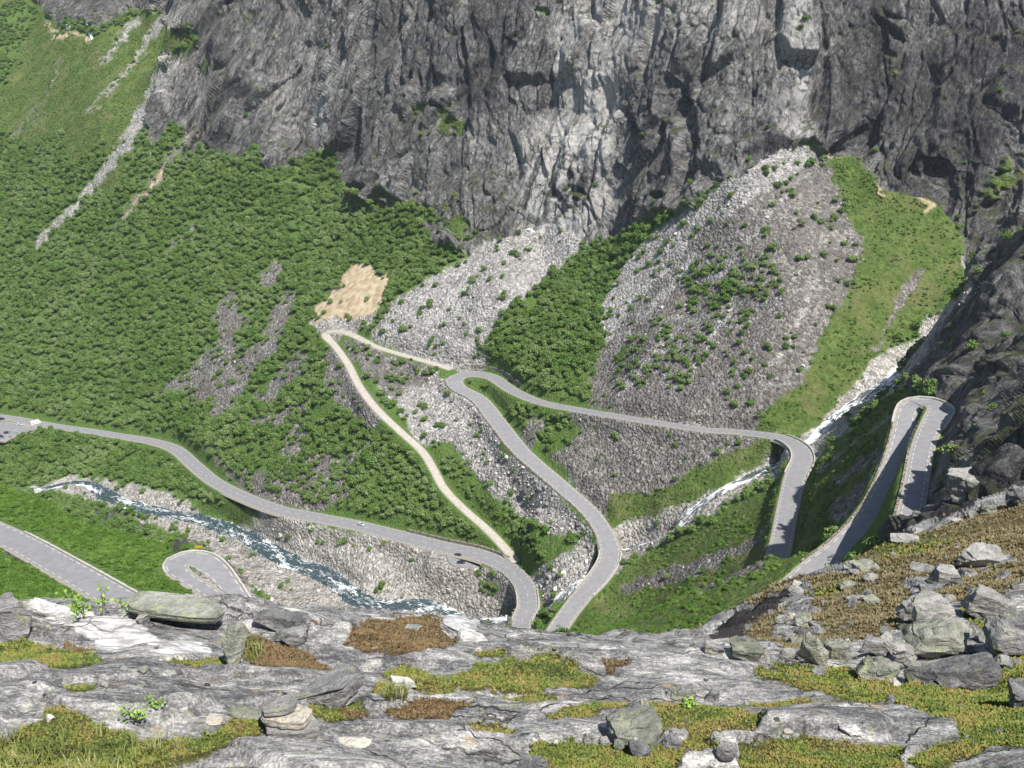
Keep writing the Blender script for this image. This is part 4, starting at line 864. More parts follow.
def rock_verts(seed, size=(1, 1, 1), sub=3, cuts=11, rough=.035, boxy=.55, strata=0):
    r = np.random.default_rng(seed); V, Fc = ICO[sub]; V = V.copy()
    V = np.sign(V)*np.abs(V)**(1-boxy*.45); V *= .92/np.abs(V).max()*1.0
    for i in range(cuts):
        n = r.normal(size=3)
        if i < 3: n = np.eye(3)[i]*r.choice([-1, 1])+r.normal(size=3)*.25
        n /= np.linalg.norm(n); d = r.uniform(.42, .74); h = V@n-d; V = V-np.outer(np.maximum(h, 0), n)
    if strata:
        s_ = np.sin((V[:, 2]*9+V[:, 0]*1.5)*strata)*.02; V *= (1+s_)[:, None]
    nn = V/np.linalg.norm(V, axis=1, keepdims=True); q = seed*3.7
    e_ = worley(V[:, 0]*1.7+q, V[:, 1]*1.7, V[:, 2]*2.4, seed+5) if sub > 3 else None
    if e_ is not None: V = V+nn*((e_[2]*.10+(e_[1]-.5)*.07)*sstep(0, .12, e_[3])-.02*(1-sstep(0, .1, e_[3])))[:, None]
    V = V+nn*(fbm(V[:, 0]*2.3+q, V[:, 1]*2.3, V[:, 2]*2.3, 3, seed)*rough*2.2+fbm(V[:, 0]*8+q, V[:, 1]*8, V[:, 2]*8, 2, seed+1)*rough*.7)[:, None]
    V /= np.abs(V).max(0)[None]
    return V*np.array(size), Fc
def mat_rock(name, c0, c1, c2, lich=.5, dark=.4):
    g = NT(name, .88, .22); v = g.obj(); inf = g.n('ShaderNodeObjectInfo'); off = g.n('ShaderNodeVectorMath', operation='ADD'); g.put(off.inputs[0], v); cx = g.n('ShaderNodeCombineXYZ'); g.put(cx.inputs[0], g.math('MULTIPLY', inf.outputs['Random'], 37.)); g.put(off.inputs[1], cx.outputs[0]); v = off.outputs[0]
    n1 = g.noise(2.2, g.mapv(v, (.6, 1, 2.6), rot=(.2, .3, 0)), 7, .68, .6); n2 = g.noise(9, v, 5, .7)
    t = g.math('ADD', g.rng(n1, .28, .72), g.rng(n2, .28, .72, -.25, .25)); t = g.math('ADD', t, g.math('MULTIPLY', g.math('SUBTRACT', inf.outputs['Random'], .5), .22))
    c = g.ramp(t, [(.05, c0), (.5, c1), (.95, c2)])
    c = g.mix(g.rng(g.noise(4.3, v, 5, .75), .56, .63, 0, lich), c, (.40, .43, .22)); c = g.mix(g.rng(g.noise(3.0, v, 4, .7), .60, .68, 0, dark), c, (.07, .068, .065))
    return g.done(c, g.bump(g.math('ADD', n1, g.math('ADD', g.math('MULTIPLY', n2, .6), g.math('MULTIPLY', g.noise(26, v, 4, .7), .25))), .95, .14))
MR = {'grey': mat_rock('grey_rock', (.115, .115, .118), (.225, .223, .22), (.40, .39, .38)), 'pale': mat_rock('pale_rock', (.18, .18, .17), (.30, .295, .28), (.47, .455, .43), .4, .4),
      'green': mat_rock('lichen_rock', (.11, .12, .095), (.24, .25, .205), (.42, .42, .37), .7, .35), 'dark': mat_rock('dark_rock', (.06, .06, .062), (.15, .15, .152), (.34, .335, .33), .2, .5),
      'quartz': mat_rock('white_quartz_rock', (.36, .35, .33), (.68, .67, .64), (.86, .85, .82), .08, .15), 'cream': mat_rock('cream_rock', (.36, .33, .27), (.52, .48, .40), (.66, .62, .54), .1, .1)}
def rock(name, px, py, wpx, hpx, depth, tone, label, seed, rotz=0., tilt=0., tx=0., sub=4, cuts=10, sink=.22, boxy=.6, cat='boulder', group=None, strata=0, lift=0., dmin=0, base=None, hscale=1.):
    P, nn = surf_pt([px], [py], dmin); P = P[0]
    if base is not None: P = np.array(base)
    f = P[1]*CP-P[2]*SP; w_ = wpx*f/1000/2; h_ = hpx*f/1000/2*hscale
    V, Fc = rock_verts(seed, (w_, w_*depth, h_), sub, cuts, boxy=boxy, strata=strata)
    R_m = np.array(Euler((tx, tilt, 0)).to_matrix()); V = V@R_m.T
    rz = np.array(Euler((0, 0, rotz)).to_matrix()); 
    zb = V[:, 2].min()
    V = V.copy()
    o = link_mesh(name, V-np.array([0, 0, zb]), Fc.astype(np.int32), MR[tone], smooth=False, loc=(P[0], P[1], P[2]+CAMZ-sink*(V[:, 2].max()-zb)+lift)); o.rotation_euler.z = rotz
    tag(o, label, cat, group); return o
# px, py(base), width px, height px, depth ratio, tone, label, seed, extra
RK = [
 (921,622,58,34,.6,'pale','pale split boulder, left of the two white grey blocks below the brown slope',1,{}),
 (978,618,60,32,.6,'pale','pale long boulder with a dark cleft on its left, upper right of the rock heap',2,{}),
 (919,628,22,24,.7,'pale','small pointed pale rock standing before the split boulder',3,dict(sink=.1)),
 (931,654,74,36,.7,'green','large flat topped greenish grey boulder in the middle of the rock heap',4,dict(boxy=.9)),
 (1016,655,70,48,.8,'grey','big sloping grey slab boulder at the right edge of the picture',5,dict(tilt=-.35)),
 (946,684,108,38,.4,'dark','long dark grey boulder with a pale speckled end, front of the rock heap',6,dict(tilt=-.06, rotz=.15, hscale=.85, sink=.2)),
 (872,678,48,26,.7,'green','grey green boulder with a dark notch on its left side on the moss',7,{}),
 (890,669,22,15,.7,'pale','small pale rock leaning on the grey green boulder',8,dict(lift=.18)),
 (903,661,40,16,.6,'pale','flat whitish boulder wedged behind the long dark boulder',9,{}),
 (874,655,30,18,.7,'grey','slanting grey boulder at the left end of the rock heap',10,dict(tilt=.3)),
 (812,664,34,28,.6,'green','upright wedge shaped grey boulder left of the rock heap',11,dict(tilt=.25, cuts=8)),
 (834,659,28,24,.6,'green','grey slab leaning behind the wedge shaped boulder',12,dict(tilt=-.3)),
 (882,645,20,13,.7,'pale','small pale brown rock on the brown slope above the heap',13,{}),
 (1018,707,42,30,.8,'dark','dark boulder cut by the right edge on the lower moss',14,{}),
 (941,585,30,22,.7,'pale','pale triangular boulder in the middle of the brown slope',15,dict(cuts=8)),
 (964,502,62,38,.7,'pale','huge weathered boulder at the top of the brown slope below the right cliff',16,dict(cuts=8)),
 (984,562,64,30,.6,'pale','broad pale boulder with a black hollow on the brown slope',17,{}),
 (968,563,24,14,.7,'pale','small pale block at the foot of the broad slope boulder',18,{}),
 (990,514,22,15,.7,'green','small greenish boulder beside the dark rock on the slope top',19,{}),
 (1016,508,34,28,.7,'dark','dark ridge shaped boulder at the right edge of the slope top',20,dict(rotz=.5)),
 (981,514,12,9,.8,'pale','small pale rock, left of the greenish slope top boulder',21,{}),
 (971,518,13,9,.8,'grey','small grey rock among the row on the slope top',22,{}),
 (955,523,14,7,.8,'pale','flat pale rock at the left end of the slope top row',23,{}),
 (902,542,32,12,.6,'pale','flat pale outcrop rock at the upper edge of the brown slope',24,{}),
 (932,517,16,12,.8,'grey','blocky grey rock beside the end of the short road leg',25,{}),
 (852,577,16,9,.8,'grey','low grey rock near the left top of the brown slope',26,{}),
 (871,580,18,9,.8,'grey','low grey rock in the centre left of the brown slope',27,{}),
 (850,588,24,7,.6,'green','flat half buried greenish rock on the brown slope',28,{}),
 (787,662,18,18,.6,'pale','pale triangular rock standing where ledge and slope meet',29,dict(cuts=6, boxy=.2)),
 (740,657,42,22,.5,'green','tilted greenish slab with a dark crack at the end of the ledge',30,dict(tilt=.35, boxy=.9)),
 (715,656,26,14,.6,'grey','light grey flake of ledge beside the tilted slab',31,dict(tilt=.2)),
 (780,622,12,10,.8,'pale','small pale rock, left of the pair below the black painted shade',32,{}),
 (790,620,11,12,.8,'cream','small cream rock, right of the pair below the black painted shade',33,{}),
 (797,596,20,10,.7,'grey','cracked grey rock on the brown slope near the black painted shade',34,{}),
 (815,628,14,12,.8,'dark','dark rounded rock on the brown slope above the wedge boulder',35,{}),
 (813,614,16,9,.8,'grey','flat grey rock on the brown slope left of the heap',36,{}),
 (672,746,22,18,.7,'grey','grey wedge rock in the moss right of the perched boulder',38,dict(cuts=7)),
 (530,776,40,26,.8,'dark','rounded dark rock with yellow lichen at the bottom edge',39,dict(boxy=.2)),
 (643,703,8,8,.8,'cream','cream coloured pebble standing on top of the perched boulder line',40,dict(cat='stone')),
 (555,745,6,6,.9,'quartz','small white stone in the moss left of the perched boulder',41,dict(cat='stone')),
 (726,756,26,22,.8,'grey','grey rock with a pale front in the moss right of centre bottom',42,dict(cuts=6)),
 (789,733,13,5,.6,'cream','flat cream stone on the bare ledge right of centre',43,dict(cat='stone')),
 (850,735,24,8,.6,'quartz','flat white stone on the ledge at lower right',44,dict(cat='stone')),
 (330,703,124,42,.45,'grey','large tilted grey slab lying behind the stone stack',45,dict(rotz=.25, tilt=-.22, boxy=.9, strata=1)),
 (463,640,56,22,.5,'quartz','smooth white slab at the rim of the ledge left of the road bend',46,dict(rotz=-.2, boxy=.4)),
 (478,652,9,9,.8,'cream','small cream rock on the ledge below the smooth white slab',47,dict(cat='stone')),
 (353,744,36,9,.5,'cream','long flat cream stone on the ledge right of the stone stack',48,dict(cat='stone')),
 (412,630,20,9,.7,'dark','small dark rock at the ledge rim above the rusty heather',49,{}),
 (10,634,50,58,.7,'grey','tall grey and white boulder at the left edge of the ledge',50,dict(cuts=7)),
 (52,623,50,38,.5,'quartz','bright white triangular rock beside the left edge boulder',51,dict(cuts=5, boxy=.1)),
 (232,664,28,54,.8,'green','standing lichen covered slab against the overhanging flat slab',53,dict(tilt=.28, boxy=.9, sink=.12)),
 (284,632,62,30,.6,'grey','rounded grey outcrop rock at the rim above the orange heather',54,dict(boxy=.2)),
 (288,643,38,16,.6,'dark','dark rimmed rock lying just above the orange heather patch',55,{}),
 (242,718,40,20,.6,'green','greenish weathered rock on the ledge left of the stone stack',56,{}),
 (212,722,20,9,.7,'cream','small brownish stone left of the greenish weathered rock',57,dict(cat='stone')),
 (102,687,12,9,.8,'pale','small pale stone on the ledge below the left moss',58,dict(cat='stone')),
 (142,672,14,8,.8,'pale','cluster stone of white quartz beside the narrow moss strip',59,dict(cat='stone')),
 (48,722,10,9,.8,'quartz','small white stone at the edge of the bottom left grass',60,dict(cat='stone')),
 (402,686,30,10,.6,'quartz','whitish flat rock beside the yellow green moss in the centre',61,{}),
 (712,700,24,18,.5,'grey','cracked ledge block, right of the black crack in the centre right',62,dict(boxy=1.)),
 (677,699,34,20,.5,'pale','cracked ledge block, left of the black crack in the centre right',63,dict(boxy=1.)),
]
for px, py, w_, h_, dp, tone, lab, seed, kw in RK:
    kw = dict(kw)
    if seed < 17: kw.setdefault('sink', .08); kw.setdefault('hscale', 1.25)
    rock('boulder' if kw.get('cat', 'boulder') == 'boulder' else 'stone', px, py, w_, h_, dp, tone, lab, seed+100, **kw)
rr_ = np.random.default_rng(77)
for k in range(34):                            # further half buried boulders of the heap and the slope
    if k < 20: px, py = rr_.uniform(780, 1020), 0; py = 640+(px-800)*.02+rr_.uniform(-14, 34)
    else: px, py = rr_.uniform(850, 1020), rr_.uniform(555, 610)
    if np.hypot(*surf_pt([px], [py])[0][0][:2]) > 90: continue
    w_ = rr_.uniform(13, 30); tn = ['grey', 'green', 'pale', 'grey', 'dark'][int(rr_.integers(0, 5))]
    wh = 'wedged in the boulder heap at lower right' if k < 20 else 'half buried in the brown heath slope'
    rock('boulder', px, py, w_, w_*rr_.uniform(.45, .75), rr_.uniform(.6, 1), tn, 'smaller %s boulder %s' % ({'green': 'greenish'}.get(tn, tn), wh), 900+k, rotz=rr_.uniform(-.6, .6), tilt=rr_.uniform(-.3, .3), sink=.35, group='smaller boulders '+wh)
# perched boulder on its supports
rock('boulder', 627, 741, 68, 34, .6, 'green', 'greenish lichen boulder perched on small rocks above a dark gap', 137, cuts=8, sink=-.14, tilt=-.12, boxy=.5)
for px, py, w_, h_, tn, lb in ((587,744,14,13,'pale','small pale support rock, leftmost under the perched boulder'), (604,745,12,12,'grey','grey support rock in the gap under the perched boulder'), (620,749,15,13,'green','greenish support rock in the middle under the perched boulder'), (640,754,26,20,'grey','largest support rock, rightmost under the perched boulder')):
    rock('boulder', px, py, w_, h_, .8, tn, lb, px, sink=.15)
# flat slabs: broken outline, thin, crisp edges
def slab(name, px, py, w_, th, dp, tone, label, seed, rz=0., tx=0., ty=0., dz=0., cat='boulder', group=None, at=None):
    if at is None: P, _ = surf_pt([px], [py]); P = P[0]
    else: P = np.array(at)
    u = (P[1]*CP-P[2]*SP)/1000; r_ = np.random.default_rng(seed); n = 26; V = []; a0 = np.linspace(0, 6.2832, n, endpoint=False)
    kn = np.sort(r_.uniform(0, 6.28, 7)); kr_ = r_.uniform(.82, 1.08, 7); rad = np.interp(a0, np.r_[kn-6.2832, kn, kn+6.2832], np.r_[kr_, kr_, kr_])*(1/np.maximum(np.abs(np.cos(a0)), np.abs(np.sin(a0))))**.55
    lv = [(-.5, .86), (-.42, .96), (-.1, 1.0), (.12, .97), (.40, .99), (.5, .93)]
    for z_, k_ in lv:
        for a, q in zip(a0, rad*k_*(1+r_.normal(size=n)*.012)): V.append((math.cos(a)*q*w_*u/2, math.sin(a)*q*w_*u/2*dp, z_*th*u+r_.normal()*.012*th*u))
    for s_ in (-1, 1):
        for k_ in (.6, .3):
            for a, q in zip(a0, rad): V.append((math.cos(a)*q*k_*w_*u/2, math.sin(a)*q*k_*w_*u/2*dp, s_*(.5+.05*r_.random())*th*u))
        V.append((0, 0, s_*.52*th*u))
    Fc = [(l*n+i, l*n+(i+1) % n, (l+1)*n+(i+1) % n, (l+1)*n+i) for l in range(5) for i in range(n)]
    b0 = 6*n; t0 = b0+2*n+1
    for i in range(n):
        j_ = (i+1) % n; Fc += [(i, b0+i, b0+j_, j_), (b0+i, b0+n+i, b0+n+j_, b0+j_), (b0+n+i, b0+2*n, b0+n+j_)]
        Fc += [(5*n+i, 5*n+j_, t0+j_, t0+i), (t0+i, t0+j_, t0+n+j_, t0+n+i), (t0+n+i, t0+n+j_, t0+2*n)]
    V = np.array(V)@np.array(Euler((tx, ty, 0)).to_matrix()).T
    o = link_mesh(name, V, Fc, MR[tone], loc=(P[0], P[1], P[2]+CAMZ+dz*u)); o.rotation_euler.z = rz; tag(o, label, cat, group); return o
P0, _ = surf_pt([290], [734]); P0 = P0[0]; u0 = (P0[1]*CP-P0[2]*SP)/1000
slab('flat_stone', 0, 0, 56, 13, .55, 'pale', 'bottom stone of the stack of three flat stones', 301, .12, .03, 0, 7, 'stone', 'stones of the small stack', P0+np.array([2*u0, 0, 0]))
slab('flat_stone', 0, 0, 51, 10, .55, 'cream', 'middle stone of the stack of three flat stones', 302, -.15, .05, .03, 20.5, 'stone', 'stones of the small stack', P0+np.array([-1*u0, 0, 0]))
slab('flat_stone', 0, 0, 35, 8, .6, 'pale', 'top stone of the stack of three flat stones', 303, .3, .05, -.06, 31.5, 'stone', 'stones of the small stack', P0+np.array([-10*u0, .02, 0]))
slab('boulder', 178, 625, 98, 9, .34, 'green', 'long flat overhanging slab at the ledge rim with a black gap beneath', 152, -.06, .05, .10, 15.5)
rock('boulder', 142, 622, 16, 13, .8, 'pale', 'small pale rock propping the left end of the overhanging slab', 252, sink=.1)
rock('boulder', 214, 629, 16, 11, .8, 'dark', 'dark rock propping the right end of the overhanging slab', 253, sink=.1)
# loose stones strewn on the ledge and the brown slope
r = np.random.default_rng(8); k = 0
kinds = [link_mesh('loose_stone', *(lambda q: (q[0], q[1].astype(np.int32)))(rock_verts(400+i, (1, .8, .55), 2, 9)), [MR['grey'], MR['pale'], MR['green'], MR['quartz'], MR['dark'], MR['pale']][i]) for i in range(6)]
ZN = [('low in the picture on the bare ledge', 'ledge'), ('on the brown slope at right', 'slope'), ('in the moss at lower right', 'moss')]
first = [True]*6; placed = 0
while placed < 150:
    px, py = r.uniform(0, 1024), r.uniform(612, 766)
    if r.random() < .5: px, py = r.uniform(740, 1020), r.uniform(540, 680)
    fx, fy = int(px)+MO, int(py)+MO; c = F[fy, fx]
    if (py < 630 and px < 700) or c in (SHADE,): continue
    if px > 740 and py < 700 - (px-700)*.55+40 and c != HEATHB: pass
    P, nn = surf_pt([px], [py]); P = P[0]
    if np.hypot(P[0], P[1]) > 100: continue
    f_ = P[1]*CP-P[2]*SP; s_ = r.uniform(2.0, 4.6)*f_/1000*(1.5 if c == HEATHB else 1)
    ki = int(r.integers(0, 6)); o = kinds[ki] if first[ki] else kinds[ki].copy()
    if not first[ki]: COL.objects.link(o)
    first[ki] = False
    o.location = (P[0], P[1], P[2]+CAMZ+s_*.12); o.scale = (s_, s_, s_); o.rotation_euler = (r.uniform(-.3, .3), r.uniform(-.3, .3), r.uniform(0, 6.28))
    tone = ['grey', 'pale', 'greenish', 'white', 'dark', 'light grey'][ki]; where = 'lying on the brown heath slope' if c == HEATHB else ('lying in the mossy ground cover' if c in (MOSS, RED) else 'lying on the bare banded ledge')
    tag(o, 'small %s loose stone %s' % (tone, where), 'stone', 'small loose stones near the camera'); placed += 1
# ------------------------------------------------------------------ bushes and birches
def mat_leaf(name, a, b, c, spec=.2):
    g = NT(name, .7, spec); inf = g.n('ShaderNodeObjectInfo').outputs['Random']; nz = g.noise(.018, detail=4); n2 = g.noise(1.6, g.obj(), 2)
    t = g.math('ADD', g.math('MULTIPLY', inf, .8), g.rng(nz, .35, .65, -.2, .3)); t = g.math('ADD', t, g.rng(n2, .3, .7, -.15, .15))
    return g.done(g.ramp(t, [(.05, a), (.5, b), (1., c)]))
ML = mat_leaf('birch_leaves', (.086, .160, .031), (.134, .217, .051), (.208, .280, .116))
ML2 = mat_leaf('bush_leaves', (.075, .150, .022), (.120, .215, .036), (.185, .270, .070))
MBARK = mat_simple('birch_bark', (.14, .12, .10), (.42, .40, .37), 6, obj=True)
def bush_mesh(name, seed, nl, lobes, leaf, flat_=1., mat=None):
    r = np.random.default_rng(seed); C = []
    for i in range(lobes):
        a = r.uniform(0, 6.28); d = r.uniform(.1, .6) if i else 0; C.append((d*math.cos(a), d*math.sin(a), r.uniform(.45, .95)*flat_+(0 if i else .15), r.uniform(.38, .62)))
    V = []; Fc = []; 
    for k in range(nl):
        c = C[r.integers(0, lobes)]; n = r.normal(size=3); n[2] = abs(n[2])*1.1-.35; n /= np.linalg.norm(n)
        p = np.array(c[:3])+n*c[3]*r.uniform(.55, 1.08)*np.array([1, 1, .85*flat_])
        if p[2] < .05: p[2] = r.uniform(.05, .25)
        m = n+r.normal(size=3)*.55; m /= np.linalg.norm(m); t = np.cross(m, r.normal(size=3)); t /= np.linalg.norm(t); b = np.cross(m, t); s = leaf*r.uniform(.6, 1.3)
        q = len(V); V += [p+t*s, p+b*s*.8+m*s*.25, p-t*s, p-b*s*.8+m*s*.15]; Fc.append((q, q+1, q+2, q+3))
    return link_mesh(name, np.array(V), np.array(Fc, np.int32), mat or ML)
def stem_mesh(name, seed, parent):
    r = np.random.default_rng(seed); V = []; Fc = []
    def limb(p0, p1, r0, r1):
        d = (p1-p0)/np.linalg.norm(p1-p0); a = np.cross(d, (0, .3, 1)); a = a/np.linalg.norm(a); b = np.cross(d, a); q = len(V)
        for p, rr in ((p0, r0), (p1, r1)):
            for k in range(5): V.append(p+(a*math.cos(k*1.2566)+b*math.sin(k*1.2566))*rr)
        for k in range(5): Fc.append((q+k, q+(k+1) % 5, q+5+(k+1) % 5, q+5+k))
    tip = np.array([r.uniform(-.1, .1), r.uniform(-.1, .1), .7]); limb(np.array([0, 0, -.25]), tip, .06, .03)
    for i in range(5):
        a = r.uniform(0, 6.28); z0 = r.uniform(.15, .6); p0 = tip*z0/.7; limb(p0, p0+np.array([math.cos(a)*.45, math.sin(a)*.45, .35]), .03, .012)
    o = link_mesh(name, np.array(V), Fc, MBARK, parent); return o
SRC = bpy.data.collections.new('bush_kinds'); kinds_b = []
for i in range(5): o = bush_mesh('birch_bush', 500+i, 430, 7, .115, 1.0); kinds_b.append(o); SRC.objects.link(o)
for i in range(3): o = bush_mesh('willow_bush', 520+i, 430, 8, .105, .62, ML2); kinds_b.append(o); SRC.objects.link(o)
stems = [stem_mesh('trunk', 600+i, kinds_b[i]) for i in range(8)]
# sample spots over the land, by true area
e1 = np.stack([X2[1:, :-1]-X2[:-1, :-1], Y2[1:, :-1]-Y2[:-1, :-1], Z2[1:, :-1]-Z2[:-1, :-1]], 2); e2 = np.stack([X2[:-1, 1:]-X2[:-1, :-1], Y2[:-1, 1:]-Y2[:-1, :-1], Z2[:-1, 1:]-Z2[:-1, :-1]], 2)
AR = np.linalg.norm(np.cross(e1, e2), axis=2)
DEN = look(blur(blur(D, 1., 0), 1., 1), wpx, wpy)[:-1, :-1]
PXc, PYc, FFc = project(X2, Y2, Z2); PXc = PXc[:-1, :-1]; PYc = PYc[:-1, :-1]; FFc = FFc[:-1, :-1]; DDc = dd[:-1, :-1]
inv = (PXc > -170) & (PXc < 1200) & (PYc > -70) & (PYc < 700) & (DDc > 150)
spur = inv & (DDc < 330) & (PXc < 320)
clump = sstep(-.25, .25, fbm(X/9, Y/9, Z/9, 2, 91))[:-1, :-1]
DENc = np.where(DEN > .9, DEN, DEN*(.25+1.5*clump))
NFz = NF[:-1, :-1, 2]
leftw = (PXc < 480) & (PYc < 440)
rate = DENc*AR*np.where(spur, 1/2.2, np.where(leftw, 1/10., 1/9.5))*inv*np.where((RD[:-1, :-1] < 2.2) | (SD[:-1, :-1] < 1), 0, 1)
grassy = CW[GRASS][:-1, :-1] > .5
Db = blur(blur(D, 2.4, 0), 2.4, 1); Db = look(Db, wpx, wpy)[:-1, :-1]; rate = np.where((Db < .72) & (DEN > .55) & ~spur, rate*.12, rate)
rate = np.where(grassy, rate*2.2, rate); rate = np.where((CW[ROCK][:-1, :-1] > .5) & (NFz < .55), 0, rate)
ci, cj = np.nonzero(rng.random(rate.shape) < rate)
n_b = len(ci); a_, b_ = rng.random(n_b)[:, None], rng.random(n_b)[:, None]
BP = np.stack([X2[ci, cj], Y2[ci, cj], Z2[ci, cj]], 1)+e1[ci, cj]*a_+e2[ci, cj]*b_
isp = spur[ci, cj]; igr = grassy[ci, cj]; den = DEN[ci, cj]
BS = np.where(isp, rng.uniform(.8, 1.5, n_b), np.where(igr, rng.uniform(.5, 1.25, n_b), np.where(den > .8, rng.uniform(2.0, 3.6, n_b), rng.uniform(1.3, 2.9, n_b))))
BS = np.where(leftw[ci, cj] & (den > .8), rng.uniform(1.9, 3.5, n_b)*sstep(-100, 700, DDc[ci, cj])*1.1, BS)
BS = np.where((DDc[ci, cj] < 520) & ~isp & ~igr, BS*.85, BS)
road_d = RD[ci, cj]; qx, qy, _ = project(BP[:, 0], BP[:, 1], BP[:, 2]); keep = (road_d > BS*.9+1.2) & ~((qx > 835) & (qx < 945) & (qy > 400) & (qy < 590) & (road_d < 14)) & ~((qx > 700) & (qx < 840) & (qy > 540) & (road_d < 12)); BP, BS, isp, igr, ci, cj = BP[keep], BS[keep], isp[keep], igr[keep], ci[keep], cj[keep]; n_b = len(BP)
BV = np.where(isp | igr, rng.integers(5, 8, n_b), rng.integers(0, 5, n_b)); BR = rng.uniform(0, 6.28, n_b)
bpx, bpy_, bf = project(BP[:, 0], BP[:, 1], BP[:, 2]+BS*.7)
app = BS/bf; hitP = cast(bpx, bpy_); vis = (np.abs(np.hypot(hitP[:, 0], hitP[:, 1])-np.hypot(BP[:, 0], BP[:, 1])) < .05*np.hypot(BP[:, 0], BP[:, 1])) & (bpx > 4) & (bpx < 1020) & (bpy_ > 4) & (bpy_ < 610)
score = np.where(vis, app, 0); order = np.argsort(-score); big = order[:296]
isb = np.zeros(n_b, bool); isb[big] = True
print('bushes', n_b, 'in view', int(vis.sum()), round(time.time()-T0, 1))
def place_name(px, py):
    if py > 478 and px < 245: return 'on the green knoll between the near road and the river'
    if px > 560 and py > 430: return 'on the green slope below the road at right'
    if 455 < px < 600 and py > 370: return 'between the legs of the middle hairpin'
    if 480 < px < 660 and py <= 400: return 'in the green strip between the two scree fans'
    if px >= 600: return 'on the big grey scree fan at right'
    if py > 505 and px < 480: return 'by the gravel of the river'
    if px > 290: return 'between the gravel track and the lowest road'
    return 'on the wooded slope at left'
used = [False]*8
for q in big:
    v = int(BV[q]); o = kinds_b[v]
    if used[v]: o = kinds_b[v].copy(); COL.objects.link(o); c = stems[v].copy(); COL.objects.link(c); c.parent = o
    used[v] = True
    o.location = (BP[q, 0], BP[q, 1], BP[q, 2]+CAMZ-.1); s_ = float(BS[q]); o.scale = (s_, s_, s_*1.05); o.rotation_euler = (0, 0, float(BR[q]))
    wl = place_name(bpx[q], bpy_[q]); tag(o, ('low leafy green willow bush ' if v >= 5 else 'round green mountain birch bush ')+wl, 'bush', 'bushes '+wl)
for v in range(8):
    if not used[v]:
        q = order[296+v]; isb[q] = True; o = kinds_b[v]; o.location = (BP[q, 0], BP[q, 1], BP[q, 2]+CAMZ-.1); o.scale = (float(BS[q]),)*3; wl = place_name(bpx[q], bpy_[q]); tag(o, 'green bush '+wl, 'bush', 'bushes '+wl)
def scatter(name, P, sc, rot, idx_, coll, label, tiltv=None):
    me = bpy.data.meshes.new(name); me.vertices.add(len(P)); me.vertices.foreach_set('co', np.asarray(P, np.float32).ravel())
    for an, ty, ar in (('sc', 'FLOAT', sc), ('ix', 'INT', idx_)):
        at = me.attributes.new(an, ty, 'POINT'); at.data.foreach_set('value', np.asarray(ar, np.float32 if ty == 'FLOAT' else np.int32))
    at = me.attributes.new('rt', 'FLOAT_VECTOR', 'POINT'); at.data.foreach_set('vector', np.asarray(rot, np.float32).ravel())
    o = bpy.data.objects.new(name, me); COL.objects.link(o); tag(o, label, None, None, 'stuff')
    ng = bpy.data.node_groups.new(name+'_nodes', 'GeometryNodeTree'); ng.interface.new_socket('Geometry', in_out='INPUT', socket_type='NodeSocketGeometry'); ng.interface.new_socket('Geometry', in_out='OUTPUT', socket_type='NodeSocketGeometry')
    N = ng.nodes; gi = N.new('NodeGroupInput'); go = N.new('NodeGroupOutput'); ip = N.new('GeometryNodeInstanceOnPoints'); cl = N.new('GeometryNodeCollectionInfo')
    cl.inputs['Collection'].default_value = coll; cl.inputs['Separate Children'].default_value = True; cl.inputs['Reset Children'].default_value = True
    def na_(nm, ty):
        q = N.new('GeometryNodeInputNamedAttribute'); q.data_type = ty; q.inputs['Name'].default_value = nm; return q.outputs['Attribute']
    lk = ng.links.new; lk(gi.outputs[0], ip.inputs['Points']); lk(cl.outputs[0], ip.inputs['Instance']); ip.inputs['Pick Instance'].default_value = True
    lk(na_('ix', 'INT'), ip.inputs['Instance Index']); e2r = N.new('FunctionNodeEulerToRotation'); lk(na_('rt', 'FLOAT_VECTOR'), e2r.inputs[0]); lk(e2r.outputs[0], ip.inputs['Rotation'])
    lk(na_('sc', 'FLOAT'), ip.inputs['Scale']); lk(ip.outputs[0], go.inputs[0])
    md = o.modifiers.new('scatter', 'NODES'); md.node_group = ng; return o
k = ~isb
scatter('birch_woodland', BP[k]+np.array([0, 0, CAMZ-.1]), BS[k], np.stack([np.zeros(k.sum()), np.zeros(k.sum()), BR[k]], 1), BV[k], SRC, 'dense mountain birch and willow scrub on the valley sides')

# ------------------------------------------------------------------ scree blocks
RSC = bpy.data.collections.new('block_kinds'); kr = []
def mat_block(name, c0, c1, c2):
    g = NT(name, .92, .15); inf = g.n('ShaderNodeObjectInfo').outputs['Random']; t = g.math('ADD', inf, g.rng(g.noise(.9), .3, .7, -.2, .2)); return g.done(g.ramp(t, [(.05, c0), (.5, c1), (.95, c2)]))
MBK = [mat_block('scree_block_grey', (.11, .105, .10), (.20, .19, .18), (.34, .33, .31)), mat_block('scree_block_pale', (.24, .23, .22), (.38, .365, .345), (.60, .58, .55)), mat_block('scree_block_dark', (.08, .075, .07), (.15, .14, .13), (.26, .25, .23))]
for i in range(9):
    V, Fc = rock_verts(700+i, (1, .8, .65), 1, 6, rough=.05); o = link_mesh('scree_block', V, Fc.astype(np.int32), MBK[i % 3]); kr.append(o); RSC.objects.link(o)
rp = look(blur(blur((B == LIGHT).astype(np.float32), 1, 0), 1, 1), wpx, wpy)[:-1, :-1]; cl_, cd_, cg_ = CW[LIGHT][:-1, :-1], CW[DARKS][:-1, :-1], CW[GRAVEL][:-1, :-1]
strm = (SD[:-1, :-1] < 4) & (SD[:-1, :-1] > -3)
inr = inv & (PYc > -10) & (PXc > -20) & (PXc < 1044)
rub = (PXc > 355) & (PXc < 600) & (PYc > 365) & (PYc < 600) & (cl_ > .3)
